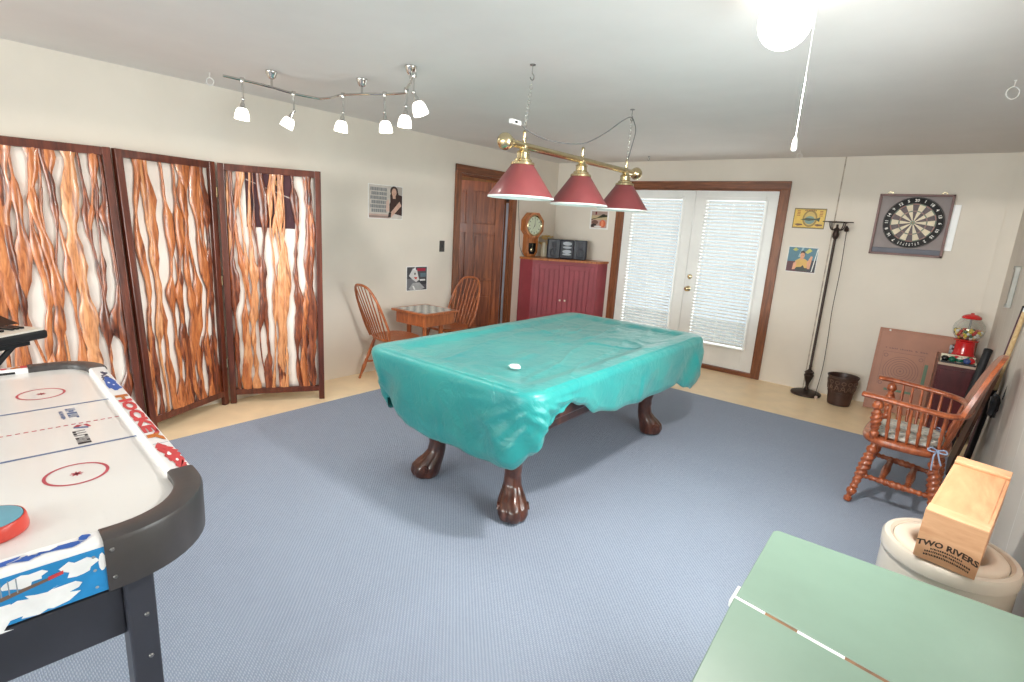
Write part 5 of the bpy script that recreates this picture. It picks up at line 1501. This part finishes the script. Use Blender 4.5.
for k in range(11):
    a = -pi / 2 + pi * k / 10
    ring = []
    for i in range(18):
        q = 2 * pi * i / 18; dd = Vector((cos(a) * cos(q), cos(a) * sin(q), sin(a)))
        r = 1 + .55 * noise.noise(dd * 2.1 + Vector((8, 2, 1)))
        ring.append(Vector((dd.x * .026 * r, dd.y * .045 * r, dd.z * .075 * r)))
    rings.append(ring)
m.loft(rings)
hb = m.build('cue_bag', M['blackwrap'], None, smooth=60, loc=(4.683, -1.885, .62))
tag(hb, 'small black pouch hanging on the right wall beside the cue butt', 'bag')
MB().tube([(.03, 0, .05), (.04, .01, .14)], .004, 6).build('strap', M['blackwrap'], hb)
br_ = thing('wall_bracket', 'narrow grey metal bracket screwed upright on the right wall', 'bracket', (RX - .0005, -.93, 1.31))
MB().bx(-.028, 0, -.04, .04, -.15, .15).build('plate', metal('brushed_grey_metal', (150, 148, 142), .5), br_, smooth=0, bevel=.002)
MB().bx(-.034, -.028, -.04, .04, .125, .15).bx(-.034, -.028, -.04, .04, -.15, -.125).build('end_tab', M['steel'], br_, smooth=0, bevel=.002)

# ================================================================== crock with a lid, and the crate on it
cx, cy, cr_ = 4.482, -3.85, .198
ck_ = thing('stoneware_crock', 'large cream stoneware crock with a ring-shaped lid, by the right wall', 'crock', (cx, cy, .011))
M['cream'] = paint('cream_glaze', (228, 218, 204), .25, .02, 6, .02, coat=.3)
M['cream2'] = paint('cream_lid', (234, 222, 206), .3, .02, 6, .02)
CT = .50 - .011
MB().lathe([(0, 0), (cr_ - .03, 0), (cr_ - .016, .012), (cr_ - .004, .08), (cr_ - .002, CT - .08), (cr_ - .006, CT - .055), (cr_ + .002, CT - .05), (cr_ + .003, CT - .014), (cr_ - .004, CT - .002), (cr_ - .02, CT), (cr_ - .03, CT - .008), (cr_ - .034, CT - .03), (cr_ - .03, CT - .05), (cr_ - .035, .03), (0, .024)], 56).build('body', M['cream'], ck_, smooth=40)
MB().lathe([(.095, CT - .055), (.105, CT - .012), (.115, CT + .004), (.13, CT + .008), (.155, CT + .004), (.165, CT - .006), (.164, CT - .03), (.1, CT - .06)], 56, ring=True).build('lid_ring', M['cream2'], ck_, smooth=60)
MB().lathe([(0, CT - .065), (.098, CT - .062), (.1, CT - .056), (0, CT - .058)], 40).build('lid_well', M['cream2'], ck_, smooth=40)
wc = thing('wine_crate', 'pale wooden wine crate marked TWO RIVERS lying on the cream crock', 'crate', (4.378, -4.027, .507), -.154)
wc.rotation_euler = (.10, .03, -.154)
CW, CHt, CL = .166, .178, .53
M['pine'] = wood('pale_pine', (196, 136, 96), (226, 172, 130), (5, 1.2, 14), .5, .15, dist=2.2)
M['pine2'] = wood('pale_pine_end', (204, 148, 108), (228, 178, 138), (3, 10, 14), .5, .1)
MB().bx(0, CW, 0, .016, 0, CHt).build('end_board', M['pine2'], wc, smooth=0, bevel=.0015)
MB().bx(0, CW, CL - .016, CL, 0, CHt).build('end_board', M['pine2'], wc, smooth=0, bevel=.0015)
MB().bx(0, .011, .016, CL - .016, 0, CHt - .006).build('side_board', M['pine'], wc, smooth=0, bevel=.0015)
MB().bx(CW - .011, CW, .016, CL - .016, 0, CHt - .006).build('side_board', M['pine'], wc, smooth=0, bevel=.0015)
MB().bx(.011, CW - .011, .016, CL - .016, 0, .008).build('bottom_board', M['pine'], wc, smooth=0)
MB().bx(.011, CW - .011, .016, CL - .016, CHt - .016, CHt - .004).build('lid_board', M['pine'], wc, smooth=0)
for y0, y1 in ((.0, .055), (CL - .06, CL)):
    MB().bx(.0, CW, y0, y1, CHt - .004, CHt + .008).build('cleat', M['pine2'], wc, smooth=0, bevel=.003)
m = MB()
def arch(v, zc, R=.34): 
    return Vector((CW / 2 + v.x, -.0006, zc + v.y - v.x * v.x / (2 * R) * 1.6))
add_text(m, 'TWO RIVERS', .0285, lambda v: arch(v, .072), .0011, 1.0)
for zc, n_, hgt in ((.050, 13, .007), (.038, 17, .008), (.025, 20, .008)):
    rnd = random.Random(int(zc * 1000)); x = -.062
    while x < .062:
        w_ = .0018 + .0035 * rnd.random()
        A4 = [(x, 0), (x + w_, 0), (x + w_, hgt * (.6 + .4 * rnd.random())), (x, hgt)]
        if abs(x) < .062 * (1 if zc < .045 else .7): m.poly([arch(Vector(p_), zc) for p_ in A4])
        x += w_ + .0016
m.build('stamped_lettering', flat((62, 44, 34)), wc, smooth=0, fix=False)

# ================================================================== pale green chest in the foreground
ch = thing('green_chest', 'pale green painted wooden chest with a two-part lid in the foreground', 'chest', (4.0, -4.387, .011))
M['green'] = paint('pale_green_paint', (116, 139, 124), .38, .03, 3, .06, 40)
Zc = .60 - .011
MB().bx(.03, .64, -.95, -.03, .04, Zc - .028).bx(.05, .62, -.93, -.05, 0, .04).build('body', M['green'], ch, smooth=0, bevel=.004)
MB().prism([(.012, -.0), (.655, .022), (.655, -.535), (.004, -.4365), (0, -.018)], Zc - .026, Zc).build('lid_flap', M['green'], ch, smooth=0, bevel=.003)
MB().prism([(.002, -.4475), (.655, -.547), (.655, -.96), (.022, -.96)], Zc - .026, Zc - .001).build('lid_flap', M['green'], ch, smooth=0, bevel=.003)
# strip showing in the joint: white lengths and brown wood
m = MB()
def seam_(t0, t1, mi):
    m.mi = mi
    p = Vector((.004, -.4365, 0)).lerp(Vector((.655, -.535, 0)), t0); q = Vector((.004, -.4365, 0)).lerp(Vector((.655, -.535, 0)), t1)
    r_ = Vector((0, -.0115, 0))
    A8 = [p, q, q + r_, p + r_]
    lo = [m.bm.verts.new(v + Vector((0, 0, Zc - .02))) for v in A8]; hi = [m.bm.verts.new(v + Vector((0, 0, Zc - .003))) for v in A8]
    m._f(hi); m._f(lo[::-1])
    for i in range(4): m._f([lo[i], lo[(i + 1) % 4], hi[(i + 1) % 4], hi[i]])
seam_(0, .12, 0); seam_(.12, .24, 1); seam_(.24, .40, 0); seam_(.40, 1, 1)
m.build('lid_joint', [M['white'], wood('bare_brown_wood', (96, 64, 40), (150, 108, 70), (10, 10, 10), .6)], ch, smooth=0)
MB().bx(-.012, .012, -.4365, -.35, Zc - .045, Zc - .027).build('corner_batten', M['white'], ch, smooth=0, bevel=.002)

# ================================================================== daylight, lamps, added fill lights, camera
wd = bpy.data.worlds.new('sky'); C.world = wd; wd.use_nodes = True
bg = wd.node_tree.nodes['Background']; bg.inputs['Color'].default_value = lin((236, 243, 255)); bg.inputs['Strength'].default_value = .8
def area(name, loc, rot, sx, sy, power, col=(1, 1, 1), spread=180):
    l = bpy.data.lights.new(name, 'AREA'); l.shape = 'RECTANGLE'; l.size = sx; l.size_y = sy; l.energy = power; l.color = col; l.spread = radians(spread)
    o = bpy.data.objects.new(name, l); COL.objects.link(o); o.location = loc; o.rotation_euler = rot; return o
def point(name, loc, power, r=.05, col=(1, .95, .88)):
    l = bpy.data.lights.new(name, 'POINT'); l.energy = power; l.shadow_soft_size = r; l.color = col
    o = bpy.data.objects.new(name, l); COL.objects.link(o); o.location = loc; return o
area('daylight_patio_door', (1.93, .55, 1.15), (radians(90), 0, pi), 1.9, 2.0, 44, (1, .98, .95))
for k, (a, b_) in enumerate(wins):
    area('daylight_window', ((a + b_) / 2, RY - .25, 1.45), (radians(-90), 0, pi), 1.9, 1.6, 215, (1, .985, .97))  # fill light from behind the camera, through the added windows
area('daylight_side_window', (RX + .22, (SW0 + SW1) / 2, 1.42), (0, radians(80), 0), .85, 1.4, 52, (1, .985, .97), 150)  # fill light for the left wall, through the added side opening
def spot(name, loc, power, r=.08):
    l = bpy.data.lights.new(name, 'SPOT'); l.energy = power; l.shadow_soft_size = r; l.spot_size = radians(179.5); l.spot_blend = .04; l.color = (1, .96, .90)
    o = bpy.data.objects.new(name, l); COL.objects.link(o); o.location = loc; return o
spot('globe_bulb', (GL[0], GL[1], H - .30), 92)
for k, (x, y) in enumerate(((1.3, -7.2), (3.2, -8.6))):  # extra globes added out of view to fill the room with light
    g2 = thing('globe_light', ('round glowing white globe lamp on the ceiling behind the viewer, nearest the hockey table', 'round glowing white globe lamp on the ceiling near the rear windows')[k], 'lamp', (x, y, H))
    for c_ in list(gl.children):
        if not c_.name.startswith(('pull', 'cord')):
            n_ = c_.copy(); COL.objects.link(n_); n_.parent = g2
    spot('globe_bulb', (x, y, H - .30), (3, 16)[k])
for p_ in headpts:
    tb_ = spot('track_bulb', track_loc + p_ + Vector((0, 0, -.02)), 8, .03); tb_.data.spot_size = radians(130); tb_.data.spot_blend = .8
point('hall_lamp', (-.8, -1.9, 2.1), 28, .08)  # added light with no fixture, brightens the hall and door leaf
# open patio outside the door
struct(MB().bx(-2, 6.5, .14, 4, -.12, -.02).build('ground_patio', paint('pale_concrete', (200, 198, 192), .8), smooth=0))

cam = bpy.data.cameras.new('camera'); cam.sensor_width = 36; cam.lens = 527.116 / 1024 * 36; cam.clip_start = .02
co = bpy.data.objects.new('camera', cam); COL.objects.link(co)
yaw, pitch, roll = -.6677, .2199, .0621
fwd = Vector((sin(yaw) * cos(pitch), cos(yaw) * cos(pitch), -sin(pitch)))
right = Vector((cos(yaw), -sin(yaw), 0)); up = right.cross(fwd)
r2 = right * cos(roll) + up * sin(roll); u2 = -right * sin(roll) + up * cos(roll)
mw = Matrix((r2, u2, -fwd)).transposed().to_4x4(); mw.translation = Vector((4.2698, -6.2081, 1.5441))
co.matrix_world = mw
C.camera = co
C.view_settings.view_transform = 'Standard'; C.view_settings.look = 'None'; C.view_settings.gamma = 1
C.view_settings.use_curve_mapping = False; C.view_settings.exposure = 0.36
C.cycles.max_bounces = 8; C.cycles.diffuse_bounces = 5; C.cycles.transparent_max_bounces = 12
C.cycles.use_denoising = True
C.cycles.caustics_reflective = False; C.cycles.caustics_refractive = False
C.cycles.sample_clamp_indirect = 6
